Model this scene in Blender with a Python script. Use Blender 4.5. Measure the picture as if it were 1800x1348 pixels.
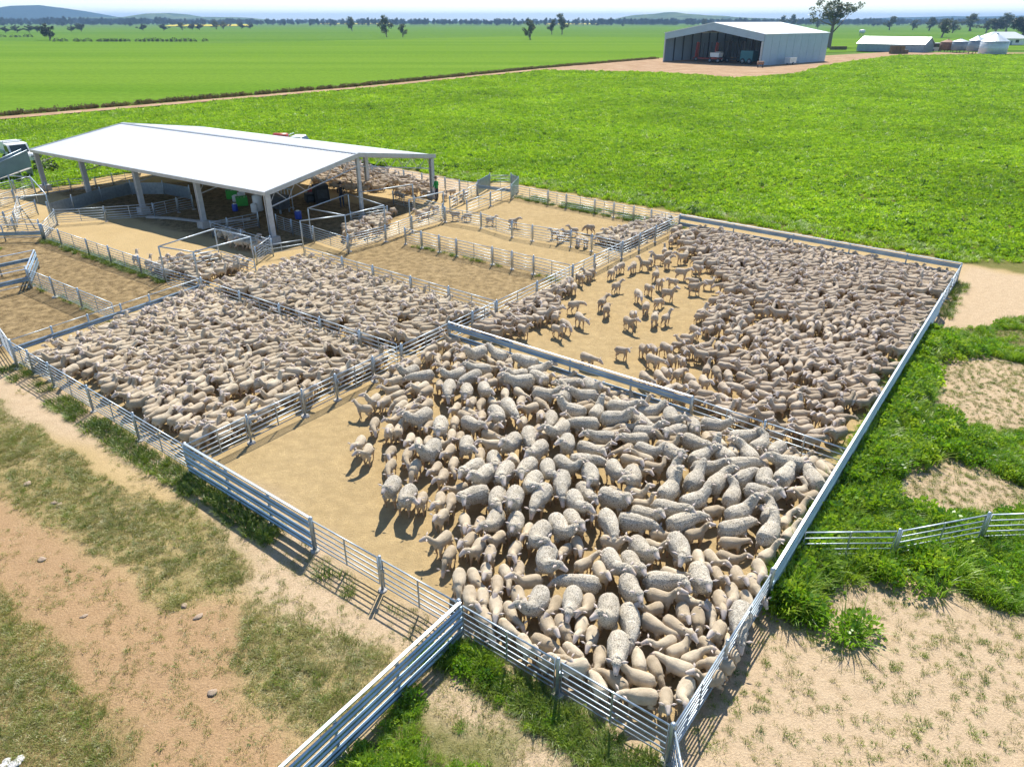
import bpy, bmesh, math, random
import numpy as np
from mathutils import Vector, Matrix, noise as mnoise

# ------------------------------------------------------------------ camera, sky, sun, exposure
R = math.radians
CAM_H, F_PX, PITCH = 12.5, 1250.0, math.atan((674 - 36) / 1250.0)
SUN_AZ, SUN_EL = R(9), R(49)
scene = bpy.context.scene
for o in list(bpy.data.objects):
    bpy.data.objects.remove(o)
COL = scene.collection

cam_data = bpy.data.cameras.new("camera")
cam_data.sensor_width = 36.0
cam_data.lens = 36.0 * F_PX / 1800.0
cam_data.clip_start = 0.1
cam_data.clip_end = 60000
cam = bpy.data.objects.new("camera", cam_data)
cam.location = (0, 0, CAM_H)
cam.rotation_euler = (math.pi / 2 - PITCH, 0, 0)
COL.objects.link(cam)
scene.camera = cam

world = bpy.data.worlds.new("World")
scene.world = world
world.use_nodes = True
wn = world.node_tree.nodes
sky = wn.new("ShaderNodeTexSky")
sky.sky_type = 'NISHITA'
sky.sun_disc = False
sky.sun_elevation = SUN_EL
sky.sun_rotation = SUN_AZ
sky.altitude = 1200
sky.air_density = 1.0
sky.dust_density = 0.15
sky.ozone_density = 2.0
world.node_tree.links.new(sky.outputs[0], wn["Background"].inputs[0])
wn["Background"].inputs[1].default_value = 0.11

sun_data = bpy.data.lights.new("sun", 'SUN')
sun_data.energy = 4.6
sun_data.angle = R(0.5)
sun_data.color = (1.0, 0.945, 0.85)
sun = bpy.data.objects.new("sun", sun_data)
sd = Vector((math.sin(SUN_AZ) * math.cos(SUN_EL), math.cos(SUN_AZ) * math.cos(SUN_EL), math.sin(SUN_EL)))
sun.rotation_euler = (-sd).to_track_quat('-Z', 'Y').to_euler()
sun.location = sd * 100
COL.objects.link(sun)

scene.view_settings.view_transform = 'Standard'
scene.view_settings.look = 'None'
scene.view_settings.gamma = 1.0
scene.view_settings.exposure = 0.80
scene.cycles.max_bounces = 6
scene.cycles.diffuse_bounces = 3
scene.cycles.glossy_bounces = 2
scene.cycles.transmission_bounces = 3
scene.cycles.volume_bounces = 0
scene.cycles.transparent_max_bounces = 4
scene.cycles.use_adaptive_sampling = True
scene.cycles.adaptive_threshold = 0.02
scene.cycles.use_denoising = True

# ------------------------------------------------------------------ layout helpers
_fw = np.array([0, math.cos(PITCH), -math.sin(PITCH)])
_up = np.array([0, math.sin(PITCH), math.cos(PITCH)])
_rt = np.array([1.0, 0, 0])

def at(u, v, z=0.0):
    """survey point: where a sight line of the photo (1800 x 1348) meets height z"""
    d = _fw * F_PX + _rt * (u - 900) + _up * (674 - v)
    t = (z - CAM_H) / d[2]
    return Vector((d[0] * t, d[1] * t, z))

def row_of(x, y, z):
    q = np.array([x, y, z - CAM_H])
    return 674 - F_PX * (q @ _up) / (q @ _fw)

def height_to(x, y, v):
    lo, hi = -5.0, 90.0
    for _ in range(40):
        m = (lo + hi) / 2
        if row_of(x, y, m) > v: lo = m
        else: hi = m
    return lo

def base(u, v, h=1.2):
    p = at(u, v, h); return Vector((p.x, p.y, 0))

def pix(x, y, z):
    q = np.array([x, y, z - CAM_H]); dd = q @ _fw
    return 900 + F_PX * q[0] / dd, 674 - F_PX * (q @ _up) / dd

rng = np.random.default_rng(7)
rnd = random.Random(7)

def _hash(ix, iy, seed):
    h = (ix.astype(np.int64) * 374761393 + iy.astype(np.int64) * 668265263 + seed * 1442695041) & 0xffffffff
    h = ((h ^ (h >> 13)) * 1274126177) & 0xffffffff
    return ((h ^ (h >> 16)) & 0xffff) / 65535.0

def vnoise(x, y, s, seed=0):
    x = np.asarray(x, float) / s; y = np.asarray(y, float) / s
    ix = np.floor(x); iy = np.floor(y); fx = x - ix; fy = y - iy
    fx = fx * fx * (3 - 2 * fx); fy = fy * fy * (3 - 2 * fy)
    a = _hash(ix, iy, seed); b = _hash(ix + 1, iy, seed); c = _hash(ix, iy + 1, seed); d = _hash(ix + 1, iy + 1, seed)
    return (a * (1 - fx) + b * fx) * (1 - fy) + (c * (1 - fx) + d * fx) * fy

def fnoise(x, y, s, seed=0):
    return (vnoise(x, y, s, seed) * .55 + vnoise(x, y, s * .47, seed + 1) * .28 + vnoise(x, y, s * .21, seed + 2) * .17)

def wpoly(pxs, z=0.0):
    return np.array([at(u, v, z)[:2] for u, v in pxs])

def inside(x, y, poly):
    x = np.asarray(x, float); y = np.asarray(y, float)
    r = np.zeros(x.shape, bool); n = len(poly); j = n - 1
    for i in range(n):
        xi, yi = poly[i]; xj, yj = poly[j]
        if yi != yj:
            r ^= ((yi > y) != (yj > y)) & (x < (xj - xi) * (y - yi) / (yj - yi) + xi)
        j = i
    return r

def seg_dist(x, y, a, b):
    ax, ay = a; bx, by = b
    dx, dy = bx - ax, by - ay
    t = np.clip(((x - ax) * dx + (y - ay) * dy) / (dx * dx + dy * dy), 0, 1)
    return np.hypot(x - ax - t * dx, y - ay - t * dy)

# ------------------------------------------------------------------ object helpers
class MB:
    """collects shapes for ONE mesh"""
    def __init__(s): s.v, s.f, s.m, s.sm = [], [], [], []
    def add(s, vs, fs, mat=0, smooth=False):
        k = len(s.v); s.v += [tuple(p) for p in vs]
        for f in fs:
            s.f.append(tuple(i + k for i in f)); s.m.append(mat); s.sm.append(smooth)
        return s
    def box(s, c, d, mat=0, rz=0.0, top=None):
        cx, cy, cz = c; dx, dy, dz = d[0] / 2, d[1] / 2, d[2] / 2
        tx, ty = (top if top else (1, 1))
        P = []
        for z, kx, ky in ((-dz, 1, 1), (dz, tx, ty)):
            for x, y in ((-dx, -dy), (dx, -dy), (dx, dy), (-dx, dy)):
                x *= kx; y *= ky
                P.append((cx + x * math.cos(rz) - y * math.sin(rz), cy + x * math.sin(rz) + y * math.cos(rz), cz + z))
        return s.add(P, [(3, 2, 1, 0), (4, 5, 6, 7), (0, 1, 5, 4), (1, 2, 6, 5), (2, 3, 7, 6), (3, 0, 4, 7)], mat)
    def tube(s, pts, rad, n=8, mat=0, smooth=True, ry=None):
        """tube through pts; rad per point (number or (side, up) pair); closed ends"""
        pts = [Vector(p) for p in pts]
        if not isinstance(rad, (list, tuple)): rad = [rad] * len(pts)
        V, Fc = [], []
        prev = None
        for i, p in enumerate(pts):
            d = (pts[min(i + 1, len(pts) - 1)] - pts[max(i - 1, 0)]).normalized()
            side = Vector((0, 0, 1)).cross(d) if abs(d.z) < .97 else Vector((0, 1, 0)).cross(d)
            if prev is not None and side.length > 1e-6:
                if side.dot(prev) < 0: side = -side
            side.normalize(); prev = side
            upv = d.cross(side)
            ra = rad[i] if isinstance(rad[i], (list, tuple)) else (rad[i], rad[i])
            for k in range(n):
                a = 2 * math.pi * k / n
                V.append(p + side * (math.cos(a) * ra[0]) + upv * (math.sin(a) * ra[1]))
        for i in range(len(pts) - 1):
            for k in range(n):
                a, b = i * n + k, i * n + (k + 1) % n
                Fc.append((a, b, b + n, a + n))
        Fc.append(tuple(range(n - 1, -1, -1))); Fc.append(tuple(range((len(pts) - 1) * n, len(pts) * n)))
        return s.add(V, Fc, mat, smooth)
    def ell(s, c, r, mat=0, nu=10, nv=6, rot=None):
        V, Fc = [], []
        for j in range(nv + 1):
            t = math.pi * j / nv
            for i in range(nu):
                a = 2 * math.pi * i / nu
                p = Vector((r[0] * math.sin(t) * math.cos(a), r[1] * math.sin(t) * math.sin(a), r[2] * math.cos(t)))
                if rot: p = rot @ p
                V.append(Vector(c) + p)
        for j in range(nv):
            for i in range(nu):
                a, b = j * nu + i, j * nu + (i + 1) % nu
                Fc.append((a, a + nu, b + nu, b))
        return s.add(V, Fc, mat, True)
    def prism(s, prof, a, b, mat=0, axis='x'):
        """profile of (p, q) points extruded from a to b along an axis; q is up"""
        n = len(prof)
        V = []
        for t in (a, b):
            for p, q in prof:
                V.append((t, p, q) if axis == 'x' else ((p, t, q) if axis == 'y' else (p, q, t)))
        Fc = [tuple(range(n)), tuple(range(2 * n - 1, n - 1, -1))]
        for k in range(n):
            j = (k + 1) % n
            Fc.append((k, k + n, j + n, j))
        return s.add(V, Fc, mat)
    def mesh(s, name):
        me = bpy.data.meshes.new(name)
        me.from_pydata(s.v, [], s.f)
        me.polygons.foreach_set('material_index', s.m)
        me.polygons.foreach_set('use_smooth', s.sm)
        me.update()
        bm = bmesh.new(); bm.from_mesh(me)
        bmesh.ops.recalc_face_normals(bm, faces=bm.faces)
        bm.to_mesh(me); bm.free()
        return me
    def build(s, name, mats, parent=None, loc=(0, 0, 0), rz=0.0):
        me = s.mesh(name)
        for m in (mats if isinstance(mats, (list, tuple)) else [mats]): me.materials.append(m)
        return place(name, me, parent, loc, rz)

def place(name, me, parent=None, loc=(0, 0, 0), rz=0.0, scale=(1, 1, 1)):
    o = bpy.data.objects.new(name, me)
    o.location = loc; o.rotation_euler = (0, 0, rz); o.scale = scale
    COL.objects.link(o)
    if parent: o.parent = parent
    return o

def tag(o, label=None, cat=None, group=None, kind=None):
    if label: o['label'] = label
    if cat: o['category'] = cat
    if group: o['group'] = group
    if kind: o['kind'] = kind
    return o

def empty(name, loc, rz=0.0):
    o = bpy.data.objects.new(name, None)
    o.empty_display_size = .3
    o.location = loc; o.rotation_euler = (0, 0, rz)
    COL.objects.link(o)
    return o

def grid_sheet(name, poly, z, mat, kind='structure'):
    me = bpy.data.meshes.new(name)
    me.from_pydata([(x, y, z) for x, y in poly], [], [tuple(range(len(poly)))])
    bm = bmesh.new(); bm.from_mesh(me)
    bmesh.ops.triangulate(bm, faces=bm.faces)
    bmesh.ops.recalc_face_normals(bm, faces=bm.faces)
    for f in bm.faces:
        if f.normal.z < 0: f.normal_flip()
    bm.to_mesh(me); bm.free()
    me.materials.append(mat)
    return tag(place(name, me), kind=kind)

# ------------------------------------------------------------------ materials
def new_mat(name):
    m = bpy.data.materials.new(name); m.use_nodes = True
    nt = m.node_tree
    return m, nt, nt.nodes["Principled BSDF"]

def N(nt, t, **kw):
    n = nt.nodes.new(t)
    for k, v in kw.items(): setattr(n, k, v)
    return n

def coords(nt, kind='Object', scale=None):
    tc = N(nt, "ShaderNodeTexCoord")
    return tc.outputs[kind]

def noise_tex(nt, vec, scale, detail=4, rough=.6):
    n = N(nt, "ShaderNodeTexNoise"); n.inputs['Scale'].default_value = scale
    n.inputs['Detail'].default_value = detail; n.inputs['Roughness'].default_value = rough
    nt.links.new(vec, n.inputs['Vector'])
    return n.outputs[0]

def ramp(nt, fac, stops):
    r = N(nt, "ShaderNodeValToRGB"); nt.links.new(fac, r.inputs[0])
    e = r.color_ramp.elements
    while len(e) < len(stops): e.new(.5)
    for i, (p, c) in enumerate(stops):
        e[i].position = p; e[i].color = (*c, 1) if len(c) == 3 else c
    return r.outputs[0]

def mixc(nt, fac, a, b, mode='MIX'):
    m = N(nt, "ShaderNodeMix", data_type='RGBA', blend_type=mode)
    for sock, val in ((m.inputs[0], fac), (m.inputs[6], a), (m.inputs[7], b)):
        if hasattr(val, 'links'): nt.links.new(val, sock)
        elif isinstance(val, (int, float)): sock.default_value = val
        else: sock.default_value = (*val, 1)
    return m.outputs[2]

def bump(nt, bsdf, height, strength=.3, dist=.02):
    b = N(nt, "ShaderNodeBump"); b.inputs['Strength'].default_value = strength; b.inputs['Distance'].default_value = dist
    nt.links.new(height, b.inputs['Height']); nt.links.new(b.outputs[0], bsdf.inputs['Normal'])

def simple(name, col, rough=.6, metal=0.0, var=.12, scale=6, bmp=0.0, spec=None):
    m, nt, b = new_mat(name)
    n = noise_tex(nt, coords(nt), scale)
    lo = tuple(c * (1 - var) for c in col); hi = tuple(min(1, c * (1 + var)) for c in col)
    nt.links.new(ramp(nt, n, [(.3, lo), (.7, hi)]), b.inputs['Base Color'])
    b.inputs['Roughness'].default_value = rough; b.inputs['Metallic'].default_value = metal
    if spec is not None: b.inputs['Specular IOR Level'].default_value = spec
    if bmp: bump(nt, b, noise_tex(nt, coords(nt), scale * 6), bmp)
    return m

def foliage(name, cols, trans=.45, pos_scale=None, rough=.6):
    """leaf: diffuse + translucent, colour varies per clump and along the ground"""
    m = bpy.data.materials.new(name); m.use_nodes = True
    nt = m.node_tree; nt.nodes.clear()
    oi = N(nt, "ShaderNodeObjectInfo")
    c = ramp(nt, oi.outputs['Random'], [(i / max(1, len(cols) - 1), k) for i, k in enumerate(cols)])
    if pos_scale:
        g = N(nt, "ShaderNodeNewGeometry")
        nz = noise_tex(nt, g.outputs['Position'], pos_scale, 3)
        c = mixc(nt, 1.0, c, ramp(nt, nz, [(.3, (.72, .75, .72)), (.7, (1.2, 1.15, 1.1))]), 'MULTIPLY')
    d = N(nt, "ShaderNodeBsdfDiffuse"); t = N(nt, "ShaderNodeBsdfTranslucent"); gl = N(nt, "ShaderNodeBsdfGlossy")
    gl.inputs['Roughness'].default_value = .45
    mx = N(nt, "ShaderNodeMixShader"); mx.inputs[0].default_value = trans
    m2 = N(nt, "ShaderNodeMixShader"); m2.inputs[0].default_value = .05
    nt.links.new(c, d.inputs[0]); nt.links.new(c, t.inputs[0])
    nt.links.new(d.outputs[0], mx.inputs[1]); nt.links.new(t.outputs[0], mx.inputs[2])
    nt.links.new(mx.outputs[0], m2.inputs[1]); nt.links.new(gl.outputs[0], m2.inputs[2])
    out = N(nt, "ShaderNodeOutputMaterial"); nt.links.new(m2.outputs[0], out.inputs[0])
    return m

M = {}
M['galv'] = simple('galvanised_steel', (.40, .46, .51), .46, .8, .2, 9)
M['galv_board'] = simple('galvanised_board', (.30, .40, .48), .42, .85, .2, 3)
M['galv_dull'] = simple('weathered_steel', (.28, .33, .37), .45, .6, .2, 4)
M['cap'] = simple('zinc_cap', (.62, .66, .70), .35, .7, .08, 3)
M['concrete'] = simple('concrete', (.42, .40, .37), .85, 0, .15, 5, .2)
M['roofing'] = simple('white_roof_steel', (.72, .745, .76), .38, .05, .03, .6)
M['cladding'] = simple('grey_blue_cladding', (.34, .44, .53), .5, .1, .06, .5)
M['shed_steel'] = simple('shed_steel', (.46, .48, .50), .5, .35, .12, 3)
M['dark_steel'] = simple('dark_steel', (.05, .055, .06), .5, .3, .3, 3)
M['black'] = simple('black_rubber', (.02, .02, .021), .7, 0, .2, 8)
M['white'] = simple('white_paint', (.78, .78, .76), .4, 0, .05, 4)
M['red'] = simple('red_paint', (.42, .05, .03), .45, 0, .15, 4)
M['green_plastic'] = simple('green_plastic', (.06, .42, .05), .45, 0, .1, 6)
M['teal'] = simple('teal_paint', (.03, .17, .20), .45, 0, .15, 2)
M['blue'] = simple('blue_plastic', (.03, .07, .40), .4, 0, .1, 6)
M['glass'] = simple('dark_glass', (.03, .045, .05), .08, 0, .1, 2)
M['rust'] = simple('rusty_iron', (.30, .17, .11), .8, .1, .35, 2, .2)
M['hay'] = simple('old_hay', (.16, .12, .06), .95, 0, .35, 3, .5)
M['tin'] = simple('pale_tin', (.58, .63, .67), .45, .3, .1, 1)
M['tin_dark'] = simple('blue_grey_tin', (.25, .32, .37), .5, .25, .12, 1)
M['bark'] = simple('gum_bark', (.20, .16, .13), .9, 0, .35, .7)
M['stone'] = simple('field_stone', (.36, .27, .19), .9, 0, .2, 9, .3)
M['skin'] = simple('skin', (.52, .33, .25), .6, 0, .05, 4)
M['shirt_green'] = simple('green_shirt', (.02, .26, .05), .85, 0, .15, 12)
M['shirt_dark'] = simple('black_shirt', (.018, .018, .02), .85, 0, .15, 12)
M['trousers'] = simple('dark_blue_trousers', (.03, .04, .07), .85, 0, .2, 12)
M['hat'] = simple('felt_hat', (.12, .09, .06), .9, 0, .15, 12)
M['wool_tuft'] = simple('loose_wool', (.75, .73, .70), .95, 0, .15, 40, .8)

def fleece(name, cols, crack, bscale, blemish, scale):
    m, nt, b = new_mat(name)
    oc = coords(nt)
    oi = N(nt, "ShaderNodeObjectInfo")
    add = N(nt, "ShaderNodeVectorMath", operation='ADD'); nt.links.new(oc, add.inputs[0])
    mul = N(nt, "ShaderNodeMath", operation='MULTIPLY'); nt.links.new(oi.outputs['Random'], mul.inputs[0]); mul.inputs[1].default_value = 37.0
    cmb = N(nt, "ShaderNodeCombineXYZ"); nt.links.new(mul.outputs[0], cmb.inputs[0]); nt.links.new(mul.outputs[0], cmb.inputs[1])
    nt.links.new(cmb.outputs[0], add.inputs[1])
    v = add.outputs[0]
    c = ramp(nt, oi.outputs['Random'], [(i / (len(cols) - 1), k) for i, k in enumerate(cols)])
    c = mixc(nt, 1.0, c, ramp(nt, noise_tex(nt, v, 5, 3), [(.3, blemish), (.62, (1.08, 1.07, 1.05))]), 'MULTIPLY')
    vo = N(nt, "ShaderNodeTexVoronoi", feature='DISTANCE_TO_EDGE'); vo.inputs['Scale'].default_value = scale
    nz = N(nt, "ShaderNodeTexNoise"); nz.inputs['Scale'].default_value = scale * .8; nt.links.new(v, nz.inputs['Vector'])
    vv = N(nt, "ShaderNodeVectorMath", operation='MULTIPLY_ADD'); nt.links.new(nz.outputs[1], vv.inputs[0])
    vv.inputs[1].default_value = (.03, .03, .03); nt.links.new(v, vv.inputs[2])
    nt.links.new(vv.outputs[0], vo.inputs['Vector'])
    if crack:
        c = mixc(nt, ramp(nt, vo.outputs[0], [(.01, (.75, .75, .75)), (.07, (0, 0, 0))]), c, crack)
        c = mixc(nt, ramp(nt, noise_tex(nt, v, scale * 1.9, 2, .5), [(.565, (0, 0, 0)), (.64, (.92, .92, .92))]), c, crack)
    nt.links.new(c, b.inputs['Base Color'])
    b.inputs['Roughness'].default_value = .95
    b.inputs['Specular IOR Level'].default_value = .1
    b.inputs['Sheen Weight'].default_value = .15
    hn = N(nt, "ShaderNodeMath", operation='ADD')
    nt.links.new(vo.outputs[0], hn.inputs[0]); nt.links.new(noise_tex(nt, v, bscale, 4, .7), hn.inputs[1])
    bump(nt, b, hn.outputs[0], .8 if crack else .6, .025)
    return m

M['lamb_wool'] = fleece('lamb_fleece', [(.42, .34, .235), (.54, .45, .325), (.61, .525, .395), (.46, .375, .265), (.56, .47, .345)], None, 60, (.80, .77, .72), 40)
M['weaner_wool'] = fleece('weaner_fleece', [(.38, .305, .215), (.49, .40, .295), (.55, .465, .355), (.43, .345, .25), (.51, .425, .315)], None, 60, (.84, .81, .78), 30)
M['ewe_wool'] = fleece('ewe_fleece', [(.60, .54, .435), (.69, .63, .52), (.57, .525, .44), (.64, .575, .465)], (.15, .12, .085), 60, (.84, .81, .75), 21)
M['sheep_face'] = simple('sheep_face', (.55, .46, .39), .8, 0, .12, 14)
M['sheep_leg'] = simple('sheep_leg', (.42, .29, .18), .85, 0, .2, 14)
M['hoof'] = simple('hoof_eye', (.05, .04, .035), .7, 0, .2, 14)

def ground_mat():
    m, nt, b = new_mat('yard_soil')
    g = N(nt, "ShaderNodeNewGeometry"); pos = g.outputs['Position']
    def attr(n):
        a = N(nt, "ShaderNodeAttribute", attribute_name=n); return a.outputs['Fac']
    n1 = noise_tex(nt, pos, .35, 5); n2 = noise_tex(nt, pos, 3.0, 5, .65); n3 = noise_tex(nt, pos, 20, 4, .75); n4 = noise_tex(nt, pos, 2.6, 6, .7)
    tan = mixc(nt, n1, (.39, .285, .14), (.53, .40, .215))
    pale = mixc(nt, n2, (.41, .30, .185), (.58, .455, .31))
    red = mixc(nt, n2, (.30, .185, .10), (.43, .285, .165))
    grs = mixc(nt, n2, (.10, .125, .03), (.24, .21, .085))
    c = mixc(nt, attr('pale'), tan, pale)
    c = mixc(nt, attr('red'), c, red)
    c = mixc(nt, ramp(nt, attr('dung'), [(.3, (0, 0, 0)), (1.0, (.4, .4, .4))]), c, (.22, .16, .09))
    # trodden dung, dark crumbly patches inside the pens; same darkening over the shed floor
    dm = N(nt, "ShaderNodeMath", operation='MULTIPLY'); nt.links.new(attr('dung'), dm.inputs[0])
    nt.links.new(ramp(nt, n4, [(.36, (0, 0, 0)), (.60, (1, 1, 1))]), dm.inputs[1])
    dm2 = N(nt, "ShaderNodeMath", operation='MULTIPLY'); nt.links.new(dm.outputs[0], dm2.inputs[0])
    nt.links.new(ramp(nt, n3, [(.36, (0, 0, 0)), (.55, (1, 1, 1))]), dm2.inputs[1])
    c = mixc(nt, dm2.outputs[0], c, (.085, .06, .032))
    c = mixc(nt, attr('grass'), c, grs)
    # pebbles and straw flecks
    vo = N(nt, "ShaderNodeTexVoronoi"); vo.inputs['Scale'].default_value = 9.0; nt.links.new(pos, vo.inputs['Vector'])
    pe = ramp(nt, vo.outputs['Distance'], [(.07, (1, 1, 1)), (.13, (0, 0, 0))])
    pm = N(nt, "ShaderNodeMath", operation='MULTIPLY'); nt.links.new(pe, pm.inputs[0])
    nt.links.new(ramp(nt, noise_tex(nt, pos, 5.3, 3), [(.55, (0, 0, 0)), (.62, (1, 1, 1))]), pm.inputs[1])
    c = mixc(nt, pm.outputs[0], c, (.62, .53, .40))
    c = mixc(nt, 1.0, c, ramp(nt, n3, [(.28, (.74, .72, .70)), (.7, (1.18, 1.18, 1.18))]), 'MULTIPLY')
    nt.links.new(c, b.inputs['Base Color'])
    b.inputs['Roughness'].default_value = .95; b.inputs['Specular IOR Level'].default_value = 0.0
    h = N(nt, "ShaderNodeMath", operation='ADD'); nt.links.new(n3, h.inputs[0]); nt.links.new(n2, h.inputs[1])
    bump(nt, b, h.outputs[0], .7, .05)
    return m

def field_mat(name, lo, hi, s1, s2, stretch=None, b_str=.6):
    m, nt, b = new_mat(name)
    g = N(nt, "ShaderNodeNewGeometry"); pos = g.outputs['Position']
    mp = N(nt, "ShaderNodeMapping"); nt.links.new(pos, mp.inputs[0])
    if stretch: mp.inputs['Rotation'].default_value[2] = stretch[0]; mp.inputs['Scale'].default_value = (stretch[1], stretch[2], 1)
    n1 = noise_tex(nt, mp.outputs[0], s1, 5, .6); n2 = noise_tex(nt, pos, s2, 4, .7)
    c = mixc(nt, ramp(nt, n1, [(.32, (0, 0, 0)), (.68, (1, 1, 1))]), lo, hi)
    c = mixc(nt, 1.0, c, ramp(nt, n2, [(.3, (.78, .8, .78)), (.7, (1.18, 1.15, 1.15))]), 'MULTIPLY')
    nt.links.new(c, b.inputs['Base Color'])
    b.inputs['Roughness'].default_value = .9; b.inputs['Specular IOR Level'].default_value = 0.0
    bump(nt, b, n2, b_str, .2)
    return m

M['soil'] = ground_mat()
M['crop_floor'] = field_mat('crop_floor', (.17, .30, .014), (.26, .40, .02), .12, 1.4)
M['wheat'] = field_mat('young_wheat', (.10, .20, .019), (.155, .255, .032), .035, .9, (R(40), .05, 1.0))
M['wheat_far'] = field_mat('far_wheat', (.09, .185, .022), (.125, .215, .038), .008, .2, (R(8), .1, 1.0))
M['pasture'] = field_mat('pasture', (.08, .16, .03), (.14, .21, .05), .004, .05)
M['canola'] = field_mat('flowering_canola', (.55, .46, .05), (.66, .55, .09), .01, .3)
M['track'] = field_mat('dirt_track', (.33, .215, .13), (.46, .33, .22), .2, 1.2)
M['forest'] = field_mat('forested_hill', (.018, .032, .020), (.04, .055, .03), .02, .06)
M['hill_grass'] = field_mat('grassy_hill', (.05, .075, .035), (.16, .20, .075), .009, .05)

M['crop_leaf'] = foliage('crop_leaf', [(.20, .37, .012), (.30, .50, .016), (.39, .56, .03), (.24, .43, .016)], .5, .06)
M['crop_dark'] = foliage('crop_weed', [(.05, .13, .02), (.08, .18, .025)], .35)
M['lush'] = foliage('lush_weed', [(.13, .29, .012), (.23, .43, .015), (.38, .52, .025), (.17, .33, .03)], .45, .4)
M['short_grass'] = foliage('short_grass', [(.24, .26, .055), (.34, .32, .095), (.19, .24, .03), (.44, .38, .15)], .35, .5)
M['edge_grass'] = foliage('fence_grass', [(.16, .25, .018), (.24, .32, .03), (.11, .20, .015)], .4, .6)
M['dry'] = foliage('dry_stubble', [(.17, .12, .04), (.12, .11, .03), (.22, .16, .06)], .3)
M['gum_leaf'] = foliage('gum_leaf', [(.095, .115, .050), (.12, .135, .060), (.08, .10, .045)], .35)
M['dark_leaf'] = foliage('dark_leaf', [(.040, .058, .028), (.058, .074, .036)], .25)

# ------------------------------------------------------------------ the ground and the fields
grid_sheet('ground', [(-16000, -3000), (16000, -3000), (16000, 16000), (-16000, 16000)], -.30, M['pasture'])

def px_line(pts, ext=0):
    return [at(u, v)[:2] for u, v in pts]

T0, T1, T2, T3 = [np.array(at(u, v)[:2]) for u, v in ((0, 207), (640, 153), (960, 121), (1165, 104))]
Tm = T0 + (T0 - T1) * 1.2
track_line = [Tm, T0, T1, T2, T3]

def strip(line, off0, off1):
    out0, out1 = [], []
    for i, p in enumerate(line):
        d = np.array(line[min(i + 1, len(line) - 1)]) - np.array(line[max(i - 1, 0)])
        d = d / np.hypot(*d); n = np.array([-d[1], d[0]])
        out0.append(p + n * off0); out1.append(p + n * off1)
    return out0 + out1[::-1]

far_edge = [(-420, 62), (0, 72), (400, 76), (900, 64), (1166, 66), (1480, 68), (2300, 66)]
wheat_poly = [np.array(at(u, v)[:2]) for u, v in far_edge] + [np.array(at(2300, 90)[:2]), np.array(at(1560, 88)[:2]), T3, T2, T1, T0, Tm]
grid_sheet('wheat_field', wheat_poly, -.16, M['wheat'])
grid_sheet('far_wheat_field', [np.array(at(u, v)[:2]) for u, v in ((-500, 52), (500, 48), (1150, 47), (2300, 52), (2300, 66), (1480, 68), (900, 64), (400, 76), (0, 72), (-420, 62))], -.22, M['wheat_far'])
for k, pl in enumerate([[(290, 47.0), (300, 44.3), (440, 43.6), (440, 46.6)], [(960, 43.6), (960, 42.0), (1070, 41.6), (1070, 43.3)], [(560, 43.2), (560, 41.8), (700, 41.6), (700, 42.8)]]):
    grid_sheet('canola_field', [np.array(at(u, v)[:2]) for u, v in pl], .6, M['canola'])
crop_px = [(-420, 345), (-60, 335), (60, 331), (130, 326), (170, 312), (250, 302), (450, 290), (640, 284), (760, 307), (822, 320), (900, 322), (1000, 340), (1196, 374), (1440, 417), (1694, 462), (1800, 482), (2300, 570),
           (2300, 96), (1800, 97), (1575, 99), (1452, 116), (1400, 131), (1290, 139), (1165, 129), (1060, 127), (962, 125), (640, 158), (0, 214)]
crop_poly = np.array([at(u, v)[:2] for u, v in crop_px] + [T0 + (T0 - T1) * .9])
grid_sheet('crop_field', crop_poly, -.06, M['crop_floor'])
grid_sheet('farm_track', strip(track_line, -1.9, 1.6), -.03, M['track'])
apron = [(960, 124), (1000, 114), (1165, 102), (1290, 96), (1450, 98), (1560, 92), (1800, 93), (2100, 93), (2100, 97), (1800, 97.5), (1575, 99.5), (1452, 116.5), (1400, 131.5), (1290, 139.5), (1165, 129.5), (1060, 127.5)]
grid_sheet('farmyard_ground', [np.array(at(u, v)[:2]) for u, v in apron], -.02, M['track'])

# detailed yard ground
gx = np.arange(-62, 50.01, .22); gy = np.arange(2.5, 70.01, .22)
X, Y = np.meshgrid(gx, gy)
warpx = X + (fnoise(X, Y, 1.8, 11) - .5) * 1.5; warpy = Y + (fnoise(X, Y, 1.8, 21) - .5) * 1.5
warp2x = X + (fnoise(X, Y, .9, 31) - .5) * .5; warp2y = Y + (fnoise(X, Y, .9, 41) - .5) * .5

olive_areas = [wpoly(p) for p in (
    [(-260, 650), (0, 712), (110, 790), (200, 842), (320, 872), (410, 960), (432, 1020), (400, 1060), (330, 1082), (250, 1040), (190, 985), (120, 930), (30, 862), (-260, 800)],
    [(-260, 990), (0, 1030), (65, 1105), (140, 1190), (205, 1275), (235, 1420), (-400, 1420)],
    [(430, 1062), (500, 1058), (620, 1105), (700, 1165), (640, 1235), (560, 1295), (480, 1230), (430, 1150)])]
sparse_areas = [wpoly(p) for p in (
    [(250, 1110), (430, 1060), (560, 1290), (520, 1348), (600, 1420), (280, 1420), (190, 1190)],
    [(560, 940), (660, 1040), (800, 1090), (700, 1170), (610, 1110), (430, 1050), (440, 960)],
    [(1370, 1060), (1560, 1020), (1900, 1000), (2300, 1100), (2100, 1500), (1200, 1500), (1205, 1330), (1330, 1090)],
    [(60, 650), (330, 800), (540, 930), (430, 960), (190, 810), (40, 680)])]
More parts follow.
